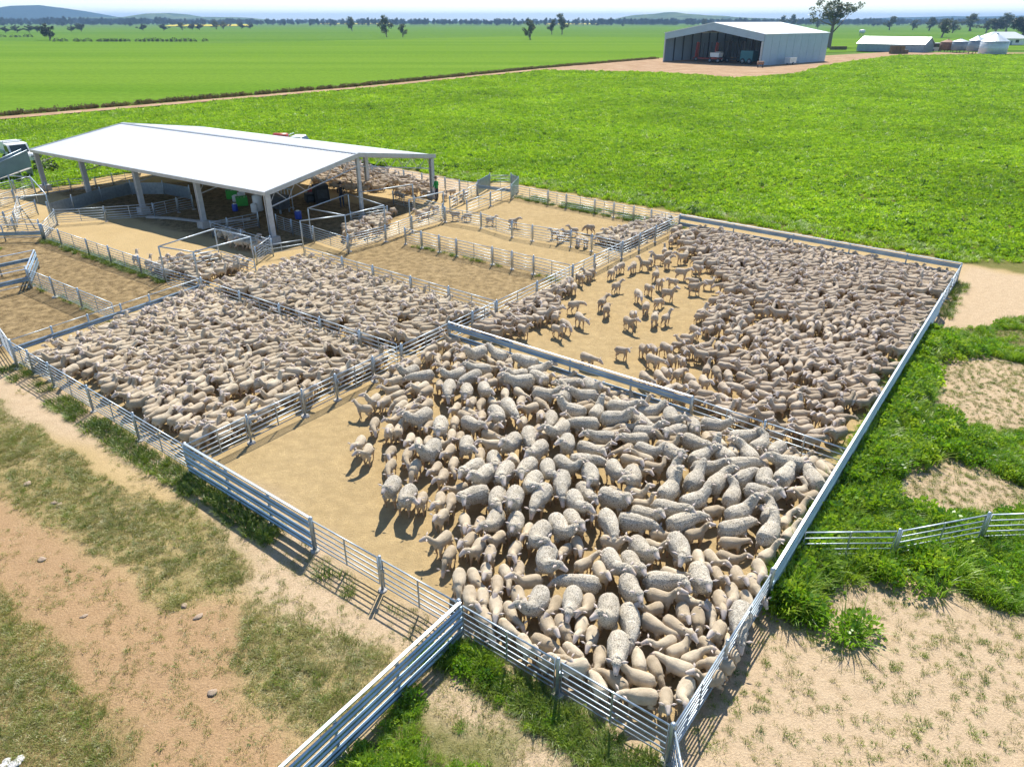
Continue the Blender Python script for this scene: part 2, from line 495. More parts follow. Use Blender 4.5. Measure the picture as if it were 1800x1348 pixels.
lush_areas = [wpoly(p) for p in (
    [(1372, 1010), (1480, 850), (1560, 720), (1625, 610), (1690, 575), (1800, 560), (2300, 600), (2300, 1100), (1800, 1095), (1720, 1050), (1650, 1020), (1560, 1000), (1440, 1040), (1375, 1065)],
    [(700, 1236), (770, 1160), (822, 1120), (870, 1160), (955, 1228), (1060, 1285), (1165, 1345), (1160, 1500), (520, 1500), (620, 1330)])]
lush_dry = [wpoly(p) for p in (
    [(1640, 640), (1740, 622), (1800, 640), (2300, 680), (2300, 765), (1800, 758), (1720, 750), (1630, 722)],
    [(1575, 835), (1660, 805), (1770, 845), (1850, 870), (1770, 915), (1640, 915), (1570, 885)],
    [(1690, 468), (1810, 490), (2300, 560), (2300, 600), (1800, 560), (1690, 560), (1660, 545)],
    [(740, 1190), (800, 1175), (900, 1245), (960, 1290), (930, 1270), (800, 1262), (750, 1225)],
    [(890, 1290), (1000, 1285), (1130, 1420), (900, 1420), (870, 1330)],
    [(1430, 1050), (1520, 1020), (1600, 1040), (1560, 1100), (1440, 1110)])]
red_areas = [wpoly(p) for p in (
    [(-260, 780), (30, 850), (180, 985), (320, 1085), (440, 1080), (470, 1230), (560, 1300), (480, 1420), (-300, 1420)],)]
pale_areas = [wpoly(p) for p in (
    [(-260, 560), (0, 640), (330, 800), (560, 940), (660, 1030), (800, 1100), (690, 1180), (430, 1060), (330, 840), (100, 770), (-260, 690)],
    [(1186, 1330), (1340, 1090), (1480, 830), (1690, 470), (1810, 485), (2300, 570), (2300, 1500), (1180, 1500)],
    [(800, 1070), (1190, 1290), (1200, 1500), (450, 1500)],
    [(640, 285), (760, 305), (830, 325), (790, 345), (700, 325), (600, 300)])]

def any_in(x, y, polys):
    r = np.zeros(np.shape(x), bool)
    for p in polys: r |= inside(x, y, p)
    return r

def smooth_mask(mask, k=2):
    m = mask.astype(float)
    for _ in range(k):
        p = np.pad(m, 1, mode='edge')
        m = (p[:-2, 1:-1] + p[2:, 1:-1] + p[1:-1, :-2] + p[1:-1, 2:] + p[1:-1, 1:-1] * 2) / 6
    return m

a_lush = any_in(warpx, warpy, lush_areas) & ~any_in(warpx, warpy, lush_dry)
a_olive = any_in(warpx, warpy, olive_areas)
a_crop = inside(warp2x, warp2y, crop_poly)
pens_px = [(15, 597), (352, 487), (532, 432), (790, 360), (900, 320), (1196, 377), (1691, 463), (1186, 1273), (808, 1057), (545, 910), (322, 779)]
pens_w = wpoly(pens_px, 1.06)
a_pens = inside(X, Y, pens_w)
left_pens = inside(X, Y, wpoly([(-300, 400), (80, 400), (350, 490), (15, 600), (-300, 700)], .5))
under_shed = inside(X, Y, wpoly([(70, 330), (330, 320), (640, 360), (760, 345), (700, 385), (500, 440), (300, 405)], 0))  # shed floor: soil colour simply darkened, through the pens' dung mask
inner_lane = inside(X, Y, wpoly([(540, 436), (700, 400), (1000, 466), (870, 530)], .5))
attrs = dict(
    grass=np.clip(smooth_mask(a_lush) * .9 + smooth_mask(a_olive) * .42 + smooth_mask(a_crop) * 1.0, 0, 1),
    red=smooth_mask(any_in(warpx, warpy, red_areas), 4) * .85,
    pale=smooth_mask(any_in(warpx, warpy, pale_areas), 4),
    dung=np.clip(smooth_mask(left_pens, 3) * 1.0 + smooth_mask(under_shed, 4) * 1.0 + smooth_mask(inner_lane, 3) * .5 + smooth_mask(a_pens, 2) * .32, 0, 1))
Z = (fnoise(X, Y, 2.2, 5) - .5) * .05 + (vnoise(X, Y, .6, 8) - .5) * .018
nx, ny = len(gx), len(gy)
verts = np.stack([X.ravel(), Y.ravel(), Z.ravel()], 1)
ii = (np.arange(ny - 1)[:, None] * nx + np.arange(nx - 1)[None, :]).ravel()
faces = np.stack([ii, ii + 1, ii + nx + 1, ii + nx], 1)
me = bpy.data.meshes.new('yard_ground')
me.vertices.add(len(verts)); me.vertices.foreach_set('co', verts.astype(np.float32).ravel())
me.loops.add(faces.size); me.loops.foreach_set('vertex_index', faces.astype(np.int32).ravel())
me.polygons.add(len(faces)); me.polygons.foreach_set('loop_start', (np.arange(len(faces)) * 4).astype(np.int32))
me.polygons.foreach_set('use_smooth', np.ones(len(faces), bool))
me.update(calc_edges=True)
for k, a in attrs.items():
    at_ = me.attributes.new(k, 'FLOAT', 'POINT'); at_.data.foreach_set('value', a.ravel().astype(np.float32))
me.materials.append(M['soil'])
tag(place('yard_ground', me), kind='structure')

# hills on the horizon
def hill(name, u0, u1, dist, prof, mat, depth=900):
    vs, fs = [], []; n = 60; rows = 7
    for i in range(n + 1):
        u = u0 + (u1 - u0) * i / n
        x = (u - 900) / 1403.0 * dist
        h = 0
        for (ua, va), (ub, vb) in zip(prof[:-1], prof[1:]):
            if ua <= u <= ub:
                t = (u - ua) / (ub - ua); t = t * t * (3 - 2 * t); h = va + (vb - va) * t
        hz = max(0, 36 - h) / 1403.0 * dist + (CAM_H if h < 36 else 0)
        for j in range(rows):
            t = j / (rows - 1)
            w = math.sin(math.pi * t) ** .8
            rough = (mnoise.noise((x * .004, t * 4, 3.3)) * .16 + mnoise.noise((x * .02, t * 9, 1.3)) * .05) if 0 < j < rows - 1 else 0
            vs.append((x, dist - depth + 2 * depth * t, hz * max(0, w * (1 + rough)) - .5))
    for i in range(n):
        for j in range(rows - 1):
            a = i * rows + j
            fs.append((a, a + rows, a + rows + 1, a + 1))
    m = bpy.data.meshes.new(name); m.from_pydata(vs, [], fs); m.update()
    for p in m.polygons: p.use_smooth = True
    m.materials.append(mat)
    return tag(place(name, m), kind='structure')

hill('hills', -500, 220, 5600, [(-500, 30), (-200, 22), (0, 22), (75, 13), (110, 18), (165, 32), (220, 37)], M['forest'])
hill('hills', 100, 480, 5000, [(100, 37), (160, 31), (240, 31), (300, 25), (335, 30), (400, 31), (480, 37)], M['hill_grass'], 700)
hill('hills', 1060, 1420, 4600, [(1060, 37), (1130, 27), (1180, 24), (1230, 28), (1300, 32), (1420, 37)], M['hill_grass'], 700)
hill('hills', 1500, 2300, 6200, [(1500, 37), (1600, 31), (1700, 30), (1800, 29), (2000, 27), (2300, 36)], M['forest'])

# ------------------------------------------------------------------ scattered ground cover (nobody could count it)
def source_collection(name, objs):
    c = bpy.data.collections.new(name)
    for o in objs: c.objects.link(o)
    return c

def src(name, me):
    return bpy.data.objects.new(name, me)

def scatter(name, pts, rot, sc, idx, coll, label):
    me = bpy.data.meshes.new(name)
    n = len(pts)
    me.vertices.add(n); me.vertices.foreach_set('co', np.asarray(pts, np.float32).ravel())
    a = me.attributes.new('rot', 'FLOAT_VECTOR', 'POINT'); a.data.foreach_set('vector', np.asarray(rot, np.float32).ravel())
    a = me.attributes.new('sc', 'FLOAT', 'POINT'); a.data.foreach_set('value', np.asarray(sc, np.float32))
    a = me.attributes.new('vi', 'INT', 'POINT'); a.data.foreach_set('value', np.asarray(idx, np.int32))
    o = place(name, me)
    ng = bpy.data.node_groups.new(name + '_nodes', 'GeometryNodeTree')
    ng.interface.new_socket('Geometry', in_out='INPUT', socket_type='NodeSocketGeometry')
    ng.interface.new_socket('Geometry', in_out='OUTPUT', socket_type='NodeSocketGeometry')
    gi = ng.nodes.new('NodeGroupInput'); go = ng.nodes.new('NodeGroupOutput')
    ip = ng.nodes.new('GeometryNodeInstanceOnPoints'); ci = ng.nodes.new('GeometryNodeCollectionInfo')
    ci.inputs[0].default_value = coll; ci.inputs[1].default_value = True; ci.inputs[2].default_value = True
    def na(n_, t):
        k = ng.nodes.new('GeometryNodeInputNamedAttribute'); k.data_type = t; k.inputs[0].default_value = n_; return k.outputs[0]
    L = ng.links.new
    L(gi.outputs[0], ip.inputs['Points']); L(ci.outputs[0], ip.inputs['Instance'])
    ip.inputs['Pick Instance'].default_value = True
    L(na('vi', 'INT'), ip.inputs['Instance Index']); L(na('rot', 'FLOAT_VECTOR'), ip.inputs['Rotation']); L(na('sc', 'FLOAT'), ip.inputs['Scale'])
    L(ip.outputs[0], go.inputs[0])
    md = o.modifiers.new('scatter', 'NODES'); md.node_group = ng
    return tag(o, label=label, kind='stuff')

def blades(seed, n, h, spread, w, droop, mat, broad=False):
    r = random.Random(seed); b = MB()
    for k in range(n):
        a = r.uniform(0, 2 * math.pi); d = spread * math.sqrt(r.random())
        bx, by = d * math.cos(a), d * math.sin(a)
        a2 = a + r.uniform(-.9, .9); hh = h * r.uniform(.5, 1.1); lean = droop * r.uniform(.3, 1.2)
        ww = w * r.uniform(.6, 1.2)
        px, py = -math.sin(a2), math.cos(a2); V = []
        segs = 3
        for i in range(segs + 1):
            t = i / segs
            o = lean * hh * t * t
            z = hh * (t - .35 * droop * t * t)
            wd = ww * ((1 - t) ** .6 if not broad else math.sin(math.pi * min(.98, .12 + t * .86)))
            if i == segs and not broad: V.append((bx + math.cos(a2) * o, by + math.sin(a2) * o, z))
            else:
                V += [(bx + math.cos(a2) * o + px * wd, by + math.sin(a2) * o + py * wd, z), (bx + math.cos(a2) * o - px * wd, by + math.sin(a2) * o - py * wd, z)]
        if broad: b.add(V, [(0, 1, 3, 2), (2, 3, 5, 4), (4, 5, 7, 6)])
        else: b.add(V, [(0, 1, 3, 2), (2, 3, 5, 4), (4, 5, 6)])
    me = bpy.data.meshes.new('tuft'); me.from_pydata(b.v, [], b.f); me.update(); me.materials.append(mat)
    return me

def bushy(seed, n, rad, h, leaf, mat):
    """rounded leafy clump: leaf faces spread through a dome"""
    r = random.Random(seed); b = MB()
    for k in range(n):
        a = r.uniform(0, 2 * math.pi); q = r.random() ** .5
        z = h * r.uniform(.05, 1) * (1 - .55 * q * q)
        d = rad * q * (1 - .3 * z / h)
        c = Vector((d * math.cos(a), d * math.sin(a), z))
        out = Vector((math.cos(a), math.sin(a), r.uniform(.1, 1.1))).normalized()
        s = out.cross(Vector((r.uniform(-1, 1), r.uniform(-1, 1), r.uniform(-.3, .3)))).normalized()
        l = leaf * r.uniform(.6, 1.3); w = l * r.uniform(.3, .5)
        b.add([c - s * w * .6, c + out * l * .5 - s * w, c + out * l, c + out * l * .5 + s * w], [(0, 1, 2, 3)])
    me = bpy.data.meshes.new('clump'); me.from_pydata(b.v, [], b.f); me.update(); me.materials.append(mat)
    return me

def sample_in(n, box, test, seed):
    r = np.random.default_rng(seed)
    x = r.uniform(box[0], box[1], n); y = r.uniform(box[2], box[3], n)
    k = test(x, y)
    return x[k], y[k], r

def gz(x, y):
    return (fnoise(x, y, 2.2, 5) - .5) * .05 + (vnoise(x, y, .6, 8) - .5) * .018

def rots(r, n, tilt=.12):
    return np.stack([r.normal(0, tilt, n), r.normal(0, tilt, n), r.uniform(0, 2 * math.pi, n)], 1)

def in_view(x, y, pad=90):
    """keep what the photo, or a step to its side, can see"""
    dd = y * math.cos(PITCH) + CAM_H * math.sin(PITCH)
    u = F_PX * x / dd
    return (np.abs(u) < 900 + pad + 1500 / np.maximum(dd, 1)) & (y > 3)

# crop: knee-high leafy clumps, thinner with distance
crop_src = source_collection('crop_sources', [src('crop_a', bushy(1, 64, .42, .30, .17, M['crop_leaf'])), src('crop_b', bushy(2, 56, .36, .42, .18, M['crop_leaf'])),
                                              src('crop_c', bushy(3, 74, .50, .25, .16, M['crop_leaf'])), src('crop_d', blades(4, 40, .55, .3, .02, .9, M['crop_leaf'])),
                                              src('crop_e', bushy(5, 60, .34, .72, .22, M['crop_dark']))])
cb = (crop_poly[:, 0].min(), crop_poly[:, 0].max(), 40, 330)
def crop_test(x, y):
    k = in_view(x, y) & inside(x, y, crop_poly)
    dist = np.hypot(x, y)
    keep = np.clip(1.25 - dist / 190, .16, 1.0)
    keep = keep * (.62 + .7 * fnoise(x, y, 5, 61))
    return k & (np.random.default_rng(3).random(len(x)) < keep)
x, y, r = sample_in(1050000, cb, crop_test, 101)
n = len(x); dist = np.hypot(x, y)
vi = r.choice(5, n, p=[.3, .26, .30, .134, .006])
edge = np.zeros(n, bool)
for a, b2 in zip(crop_poly[7:15], crop_poly[8:16]): edge |= seg_dist(x, y, a, b2) < 2.2
vi = np.where(edge & (r.random(n) < .7), 3, vi)
near_dark = ((fnoise(x, y, 7, 71) > .58) & (dist < 75) & (r.random(n) < .07)) | ((dist < 150) & (r.random(n) < .012))
vi = np.where(near_dark, 4, vi)
sc = np.where(vi == 4, .6, 1.0) * r.uniform(.55, 1.15, n) * (1 + np.clip(dist - 90, 0, 150) / 260) * (.75 + .5 * fnoise(x, y, 3.0, 81))
scatter('crop', np.stack([x, y, np.full(n, -.05)], 1), rots(r, n), sc, vi, crop_src, 'knee-high bright green leafy crop filling the field behind the yards')
print('crop', n)

# dry weeds along the far edge of the track
dry_src = source_collection('dry_sources', [src('dry_a', blades(6, 36, .8, .35, .03, .5, M['dry'])), src('dry_b', bushy(7, 50, .45, .8, .25, M['dry']))])
hx, hy = [], []
r = np.random.default_rng(17)
for a, b2 in zip(track_line[:-1], track_line[1:]):
    L = np.hypot(*(b2 - a)); k = int(L * 9); t = r.random(k)
    d = (b2 - a) / L; nn = np.array([-d[1], d[0]])
    o = r.uniform(1.9, 3.7, k)
    hx.append(a[0] + d[0] * L * t + nn[0] * o); hy.append(a[1] + d[1] * L * t + nn[1] * o)
hx = np.concatenate(hx); hy = np.concatenate(hy); k = in_view(hx, hy); hx, hy = hx[k], hy[k]; n = len(hx)
scatter('dry_weeds', np.stack([hx, hy, np.full(n, -.05)], 1), rots(r, n), r.uniform(.5, 1.05, n), r.integers(0, 2, n), dry_src, 'brown dry weeds standing along the far side of the dirt track')

# lush weeds beside the yards
lush_src = source_collection('lush_sources', [src('lush_a', blades(8, 70, .46, .22, .011, .8, M['lush'])), src('lush_b', bushy(9, 120, .26, .40, .085, M['lush'])),
                                              src('lush_c', blades(10, 90, .50, .26, .009, .7, M['lush'])), src('lush_d', bushy(11, 150, .34, .30, .07, M['lush']))])
def lush_test(x, y):
    wx = x + (fnoise(x, y, 1.8, 11) - .5) * 1.5; wy = y + (fnoise(x, y, 1.8, 21) - .5) * 1.5
    k = any_in(wx, wy, lush_areas) & ~any_in(wx, wy, lush_dry) & in_view(x, y, 160) & ~inside(x, y, pens_w)
    return k & (fnoise(x, y, 2.4, 91) > .30 + .16 * np.random.default_rng(9).random(len(x)))
x, y, r = sample_in(120000, (-6, 46, 5, 46), lush_test, 102)
n = len(x)
big = np.clip((fnoise(x, y, 2.4, 91) - .30) / .3, .1, 1)
scatter('lush_weeds', np.stack([x, y, gz(x, y)], 1), rots(r, n, .18), r.uniform(.45, .95, n) * (.40 + .65 * big), r.choice(4, n, p=[.22, .34, .12, .32]), lush_src, 'lush green grass and weeds growing against the outside of the yard fences')
print('lush', n)
r = np.random.default_rng(23)
a = np.array(at(1359, 1001, 1.06)[:2]); b2 = np.array(at(1660, 512, 1.06)[:2]); L = np.hypot(*(b2 - a)); d = (b2 - a) / L; nn = np.array([d[1], -d[0]])
k = 1700; t = r.random(k) ** 1.15 * .86; o = np.where(r.random(k) < .45, r.uniform(.18, .5, k), .25 + r.random(k) ** 1.6 * 3.2)
wx_, wy_ = a[0] + d[0] * L * t + nn[0] * o, a[1] + d[1] * L * t + nn[1] * o
m_ = ((fnoise(wx_, wy_, 1.6, 95) > .42) | (o < .5)) & ~any_in(wx_, wy_, lush_dry)
wx_, wy_ = wx_[m_], wy_[m_]; n = len(wx_)
scatter('tall_weeds', np.stack([wx_, wy_, gz(wx_, wy_)], 1), rots(r, n, .2), r.uniform(.9, 1.7, n), r.choice(4, n, p=[.1, .45, .15, .3]), lush_src, 'tall bushy weeds crowding the outside of the long capped fence')

# short trampled grass and tufts on bare ground
short_src = source_collection('short_sources', [src('short_a', blades(12, 46, .11, .17, .006, 1.3, M['short_grass'])), src('short_b', blades(13, 34, .16, .13, .006, 1.0, M['short_grass'])),
                                                src('short_c', blades(14, 40, .09, .20, .007, 1.5, M['short_grass'])), src('short_d', blades(15, 30, .15, .12, .006, 1.0, M['edge_grass']))])
def short_test(x, y):
    wx = x + (fnoise(x, y, 1.8, 11) - .5) * 1.5; wy = y + (fnoise(x, y, 1.8, 21) - .5) * 1.5
    q = np.random.default_rng(5).random(len(x)); nz = fnoise(x, y, .8, 33)
    full = any_in(wx, wy, olive_areas) & (q < .30 + 1.35 * (nz - .28))
    spar = any_in(wx, wy, sparse_areas) & (((nz > .50) & (q < .20)) | (q < .10))
    frng = any_in(wx, wy, lush_areas) & (q < .3)
    few = any_in(x, y, red_areas) & (((nz > .60) & (q < .2)) | (q < .06))
    return (full | spar | frng | few) & in_view(x, y, 160) & ~inside(x, y, pens_w)
x, y, r = sample_in(280000, (-34, 30, 4, 32), short_test, 103)
n = len(x)
scatter('short_grass', np.stack([x, y, gz(x, y)], 1), rots(r, n, .2), np.where(any_in(x, y, olive_areas), r.uniform(.5, 1.0, n), r.uniform(.28, .85, n)), np.where(y * 0 + x > 3, r.choice(4, n, p=[.1, .2, .1, .6]), r.choice(4, n, p=[.36, .2, .34, .1])), short_src, 'short trampled olive grass on the ground outside the pens')
print('short', n)

# grass strips left standing under the fences
strip_src = source_collection('strip_sources', [src('strip_a', blades(16, 44, .26, .15, .008, .9, M['edge_grass'])), src('strip_b', blades(17, 36, .18, .18, .008, 1.2, M['edge_grass']))])
strips = [((15, 597), (322, 779), 0.0, .8, 20), ((322, 779), (545, 910), .0, .75, 30), ((812, 1062), (1180, 1277), .05, .9, 40), ((72, 394), (284, 462), -.25, .35, 22), ((44, 468), (195, 531), -.2, .1, 8),
          ((711, 400), (1004, 464), -.15, .25, 9), ((900, 324), (1196, 377), -1.4, .1, 24), ((20, 410), (-120, 405), -.2, .3, 12), ((1691, 463), (1560, 680), -.6, .1, 12), ((545, 910), (640, 975), .1, .5, 10)]
sx, sy = [], []
r = np.random.default_rng(19)
for (p, q, o0, o1, dens) in strips:
    a = np.array(at(*p, 1.06)[:2]); b2 = np.array(at(*q, 1.06)[:2]); L = np.hypot(*(b2 - a)); d = (b2 - a) / L; nn = np.array([d[1], -d[0]])
    k = int(L * abs(o1 - o0) * dens * 2); t = r.random(k); o = r.uniform(o0, o1, k)
    X1 = a[0] + d[0] * L * t + nn[0] * o; Y1 = a[1] + d[1] * L * t + nn[1] * o
    m_ = fnoise(X1, Y1, 1.1, 55) > .40
    sx.append(X1[m_]); sy.append(Y1[m_])
sx = np.concatenate(sx); sy = np.concatenate(sy); n = len(sx)
scatter('fence_grass', np.stack([sx, sy, gz(sx, sy)], 1), rots(r, n, .2), r.uniform(.6, 1.3, n), r.integers(0, 2, n), strip_src, 'green grass left standing in strips along the feet of the fences')

# ------------------------------------------------------------------ fences and gates
PH = 1.06
def unit_mesh(b, name, mat):
    me = b.mesh(name); me.materials.append(mat); return me
RAIL = unit_mesh(MB().tube([(0, 0, 0), (1, 0, 0)], [(.015, .020), (.015, .020)], 8), 'rail', M['galv'])
DROP = unit_mesh(MB().box((0, 0, .5), (.034, .026, 1.0)), 'upright', M['galv'])
POST = unit_mesh(MB().tube([(0, 0, -.05), (0, 0, 1.0), (0, 0, 1.012)], [.041, .041, .026], 10), 'post', M['galv'])
POST_BIG = unit_mesh(MB().tube([(0, 0, -.05), (0, 0, 1.0), (0, 0, 1.03)], [.058, .058, .034], 12), 'post', M['galv'])
PAD = unit_mesh(MB().tube([(0, 0, -.06), (0, 0, .035), (0, 0, .05)], [.16, .13, .08], 10, 0, False), 'footing', M['concrete'])
def w_profile(h, t=.028):
    pts = [(-.5, 0), (-.36, 1), (-.22, 1), (-.08, 0), (.08, 0), (.22, 1), (.36, 1), (.5, 0)]
    front = [(-t * q, p * h) for p, q in pts]; back = [(.008 - t * q, p * h) for p, q in pts[::-1]]
    return front + back
BOARD = {h: unit_mesh(MB().prism(w_profile(h), 0, 1), 'board', M['galv_board']) for h in (.24, .36, .20)}
CAP = unit_mesh(MB().box((.5, 0, 0), (1, .07, .035)), 'cap_rail', M['cap'])
LATCH = unit_mesh(MB().box((0, 0, 0), (.10, .05, .09)).tube([(0, .0, -.06), (0, .0, .10)], .012, 6), 'latch', M['galv_dull'])

def run_points(pxs, h, straight=True):
    P = [at(u, v, h) for u, v in pxs]
    if straight and len(P) > 2:
        a, b2 = P[0], P[-1]; d = (b2 - a).to_2d(); L2 = d.length_squared
        P = [a + (b2 - a) * max(0, min(1, (p - a).to_2d().dot(d) / L2)) for p in P]
    return [Vector((p.x, p.y, 0)) for p in P]

def pipe_panel(root, a, b2, h, n, z0=.16, latch=False, rail_only=False):
    """one panel: stiles and a middle upright, its rails as sub-parts"""
    L = (b2 - a).length - .13; ang = math.atan2(b2.y - a.y, b2.x - a.x); d = (b2 - a).normalized()
    zt = h - .02
    rr_ = .023
    b = MB().tube([(.02, 0, z0), (.02, 0, zt), (L - .02, 0, zt), (L - .02, 0, z0), (.02, 0, z0)], [.017, rr_, rr_, .017, .017], 6)
    p = b.build('panel', M['galv'], root, a + d * .065 - root.location, ang)
    if L > 1.5: place('upright', DROP, p, (L * .5, -.005, z0 - .02), 0, (1, 1, zt - z0 + .04))
    for k in range(1, n - 1):
        z = z0 + (zt - z0) * ((k / (n - 1)) ** 1.12)
        place('rail', RAIL, p, (0.02, .0, z), 0, (L - .04, 1, 1))
    if latch: place('latch', LATCH, p, (.02, -.03, h * .7))
    return p

def put_post(root, p, h, big=False, pad=True):
    o = place('post', POST_BIG if big else POST, root, p - root.location, 0, (1, 1, h))
    if pad: place('footing', PAD, o, (0, 0, 0), rnd.uniform(0, 3), (rnd.uniform(.8, 1.3), rnd.uniform(.8, 1.2), 1 / h))
    return o

def pipe_fence(label, pxs, n=6, h=PH, name='pipe_fence', first=True, last=True, straight=True, big=(), pad=True, z0=.16, group=None, latch=()):
    P = run_points(pxs, h, straight)
    root = tag(empty(name, P[0]), label, 'fence', group)
    for i, p in enumerate(P):
        if (i == 0 and not first) or (i == len(P) - 1 and not last): continue
        put_post(root, p, h + rnd.uniform(0, .03), i in big, pad)
    for i, (a, b2) in enumerate(zip(P[:-1], P[1:])):
        pipe_panel(root, a, b2, h - .05, n, z0, i in latch)
    return root

def board_fence(label, pxs, boards, cap=True, h=PH, first=True, last=True, name='board_fence', face=1, pad=True, low=None, ups=0):
    """boards: list of (height of centre, board height)"""
    P = run_points(pxs, h)
    root = tag(empty(name, P[0]), label, 'fence')
    for i, p in enumerate(P):
        if (i == 0 and not first) or (i == len(P) - 1 and not last): continue
        put_post(root, p, h, i in (0, len(P) - 1), pad)
    for a, b2 in zip(P[:-1], P[1:]):
        L = (b2 - a).length; ang = math.atan2(b2.y - a.y, b2.x - a.x); nrm = Vector((math.sin(ang), -math.cos(ang), 0)) * (.055 * face)
        for z, hh in boards:
            o = place('board', BOARD[hh], root, a - root.location + nrm + Vector((0, 0, z)), ang, (L - .004, face, 1))
        if cap:
            place('cap_rail', CAP, root, a - root.location + nrm * .3 + Vector((0, 0, h + .005)), ang, (L - .004, 1, 1))
        if low: place('rail', RAIL, root, a - root.location + Vector((0, 0, low)), ang, (L, 1, 1))
        for q in range(ups):
            t = (q + 1) / (ups + 1)
            place('upright', DROP, root, a + (b2 - a) * t - root.location + nrm * 1.9, ang, (1.4, 1.2, h))
    return root

pipe_fence('long pipe fence on the near side of the packed lamb pen, grass at its foot', [(15, 597), (48, 615), (87, 635), (155, 676), (234, 725), (322, 779)], 7, last=False)
board_fence('three-board steel fence with white cap beside the bare dirt corner of the ewe pen', [(324, 779), (391, 823), (466, 867), (545, 910)], [(.20, .24), (.52, .24), (.86, .24)], face=1)
pipe_fence('six-rail pipe fence between the three-board fence and the tall corner post', [(545, 910), (656, 986), (806, 1056)], 6, first=False, big=(2,), latch=(1,))
pipe_fence('six-rail pipe fence above dark green weeds, before the lambs at the near corner', [(808, 1058), (962, 1180), (1184, 1273)], 6, first=False, big=(2,), latch=(1,))
bg = at(808, 1058, PH); bgd = (at(590, 1264, PH) - bg)
BGP = [(808, 1058), (701, 1163), (590, 1264), (470, 1368)]
board_fence('long board fence with broad white cap leaving the picture from the tall corner post', BGP, [(.22, .24), (.54, .24), (.85, .24)], first=False, face=-1, low=.07, name='board_fence')
pipe_fence('end-on pipe panel leaving the near corner post towards the bottom edge', [(1186, 1273), (1215, 1420)], 6, first=False, pad=False)
pipe_fence('pipe fence on the dirt side of the near corner, its shadow on bare tan ground', [(1186, 1273), (1310, 1141), (1359, 1001)], 7, first=False, big=(2,), latch=(0,))
board_fence('long capped board fence between the big sheep pen and the tall weeds', [(1359, 1001), (1426, 893), (1492, 787), (1548, 695), (1604, 603), (1657, 517)], [(.24, .24), (.56, .24), (.87, .24)], first=False, last=True, face=1)
pipe_fence('short pipe panels at the far corner of the big sheep pen, shadow on pale soil', [(1657, 517), (1673, 490), (1691, 463)], 6, first=False)
board_fence('two-board rail fence along the back of the big sheep pen, in front of the crop', [(1196, 377), (1290, 394), (1395, 412), (1495, 429), (1595, 447), (1691, 463)], [(.88, .24), (.44, .24)], cap=True, last=False, face=1)
board_fence('blue-grey double-board divider between the woolly ewes and the loose brown weaners', [(789, 566), (897, 599), (1003, 631), (1110, 664), (1217, 697)], [(.88, .24), (.46, .24)], cap=True, face=1, pad=False)
pipe_fence('five-rail pipe end of the divider between ewes and weaners', [(1217, 697), (1345, 740), (1492, 787)], 5, first=False, last=False, pad=False)
pipe_fence('pipe fence between the packed lamb pen and the bare corner of the ewe pen', [(324, 779), (444, 735), (528, 684), (591, 659), (651, 626), (700, 603), (788, 566)], 6, first=False, last=False, latch=(1, 3))
pipe_fence('diagonal pipe fence behind the loose weaners, dividing them from the empty lanes', [(789, 566), (830, 547), (872, 527), (944, 494), (1004, 464), (1046, 447), (1095, 424), (1127, 410), (1156, 397), (1196, 377)], 6, first=False, last=False)
pipe_fence('pipe fence almost buried in lambs, dividing the two packed pens', [(352, 489), (420, 511), (490, 534), (560, 558), (630, 581), (699, 603)], 6, first=False, last=False, pad=False)
pipe_fence('pipe fence behind the upper packed pen, at the dark trodden lane', [(534, 433), (602, 451), (656, 466), (724, 484), (790, 503), (872, 527)], 6, first=False, last=False)
pipe_fence('middle lane fence with tufts of green at its posts', [(711, 400), (741, 406), (772, 413), (801, 420), (864, 434), (898, 442), (937, 450), (1004, 464)], 6, last=False)
pipe_fence('upper lane fence with a few weaners walking behind it', [(782, 364), (845, 374), (900, 389), (936, 395), (1004, 405), (1041, 412), (1095, 424)], 6, last=False, straight=False)
pipe_fence('back lane fence with green weeds showing through, in front of the crop', [(900, 324), (961, 336), (989, 343), (1043, 351), (1077, 357), (1113, 363), (1143, 369), (1196, 377)], 6, last=False)
pipe_fence('gate panels crossing the pale path below the sheeted drafting gate', [(820, 352), (867, 338), (900, 324)], 5, last=False)
# fence with top rail and one board on the far side of the lower packed pen
board_fence('top rail and single board fence between the packed lambs and the trodden dung yard', [(15, 597), (77, 569), (139, 548), (198, 530), (252, 515), (352, 488)], [(.62, .24)], cap=False, low=1.02, face=1)
pipe_fence('pipe fence through the trodden dung yard, barred shadow beside it', [(44, 470), (95, 485), (140, 505), (197, 531)], 7, last=False)
pipe_fence('pipe fence with a grassy foot between the shed apron and the dung yard', [(72, 394), (108, 402), (157, 418), (195, 431), (246, 449), (284, 464)], 7, last=False)
pipe_fence('pipe fence and gate standing half in the shed shadow', [(93, 368), (181, 363), (267, 357), (309, 348), (336, 343)], 6, latch=(1,), straight=False)
pipe_fence('two-rail gate closing the gap between the two overhead gate frames', [(451, 432), (534, 419)], 3, first=False, last=False, h=.9, z0=.35, name='pipe_gate')
pipe_fence('pipe panel between the near gate frame and the shed corner column', [(447, 434), (474, 415)], 7, pad=False)
pipe_fence('bluish pipe fence of the small pen in the shade of the shed roof', [(369, 389), (425, 404), (476, 420)], 6, pad=False)
pipe_fence('pipe race in deep shade behind the shed corner column', [(369, 389), (396, 383), (452, 373)], 6, pad=False)
pipe_fence('pipe fence leading from the corner column to the sheep waiting in the shade', [(484, 377), (508, 386), (546, 398), (610, 416)], 7, pad=False)
pipe_fence('pipe fence of the catching pen beside the shed end, sheep behind it', [(611, 412), (676, 396), (723, 380), (781, 364)], 7, straight=False)
pipe_fence('inner pipe fence of the catching pen under the roof end', [(616, 372), (680, 362)], 6, pad=False)
pipe_fence('pipe panel ladder fence between the ridge column and the sunlit mob', [(690, 336), (725, 346), (778, 358)], 6, pad=False)
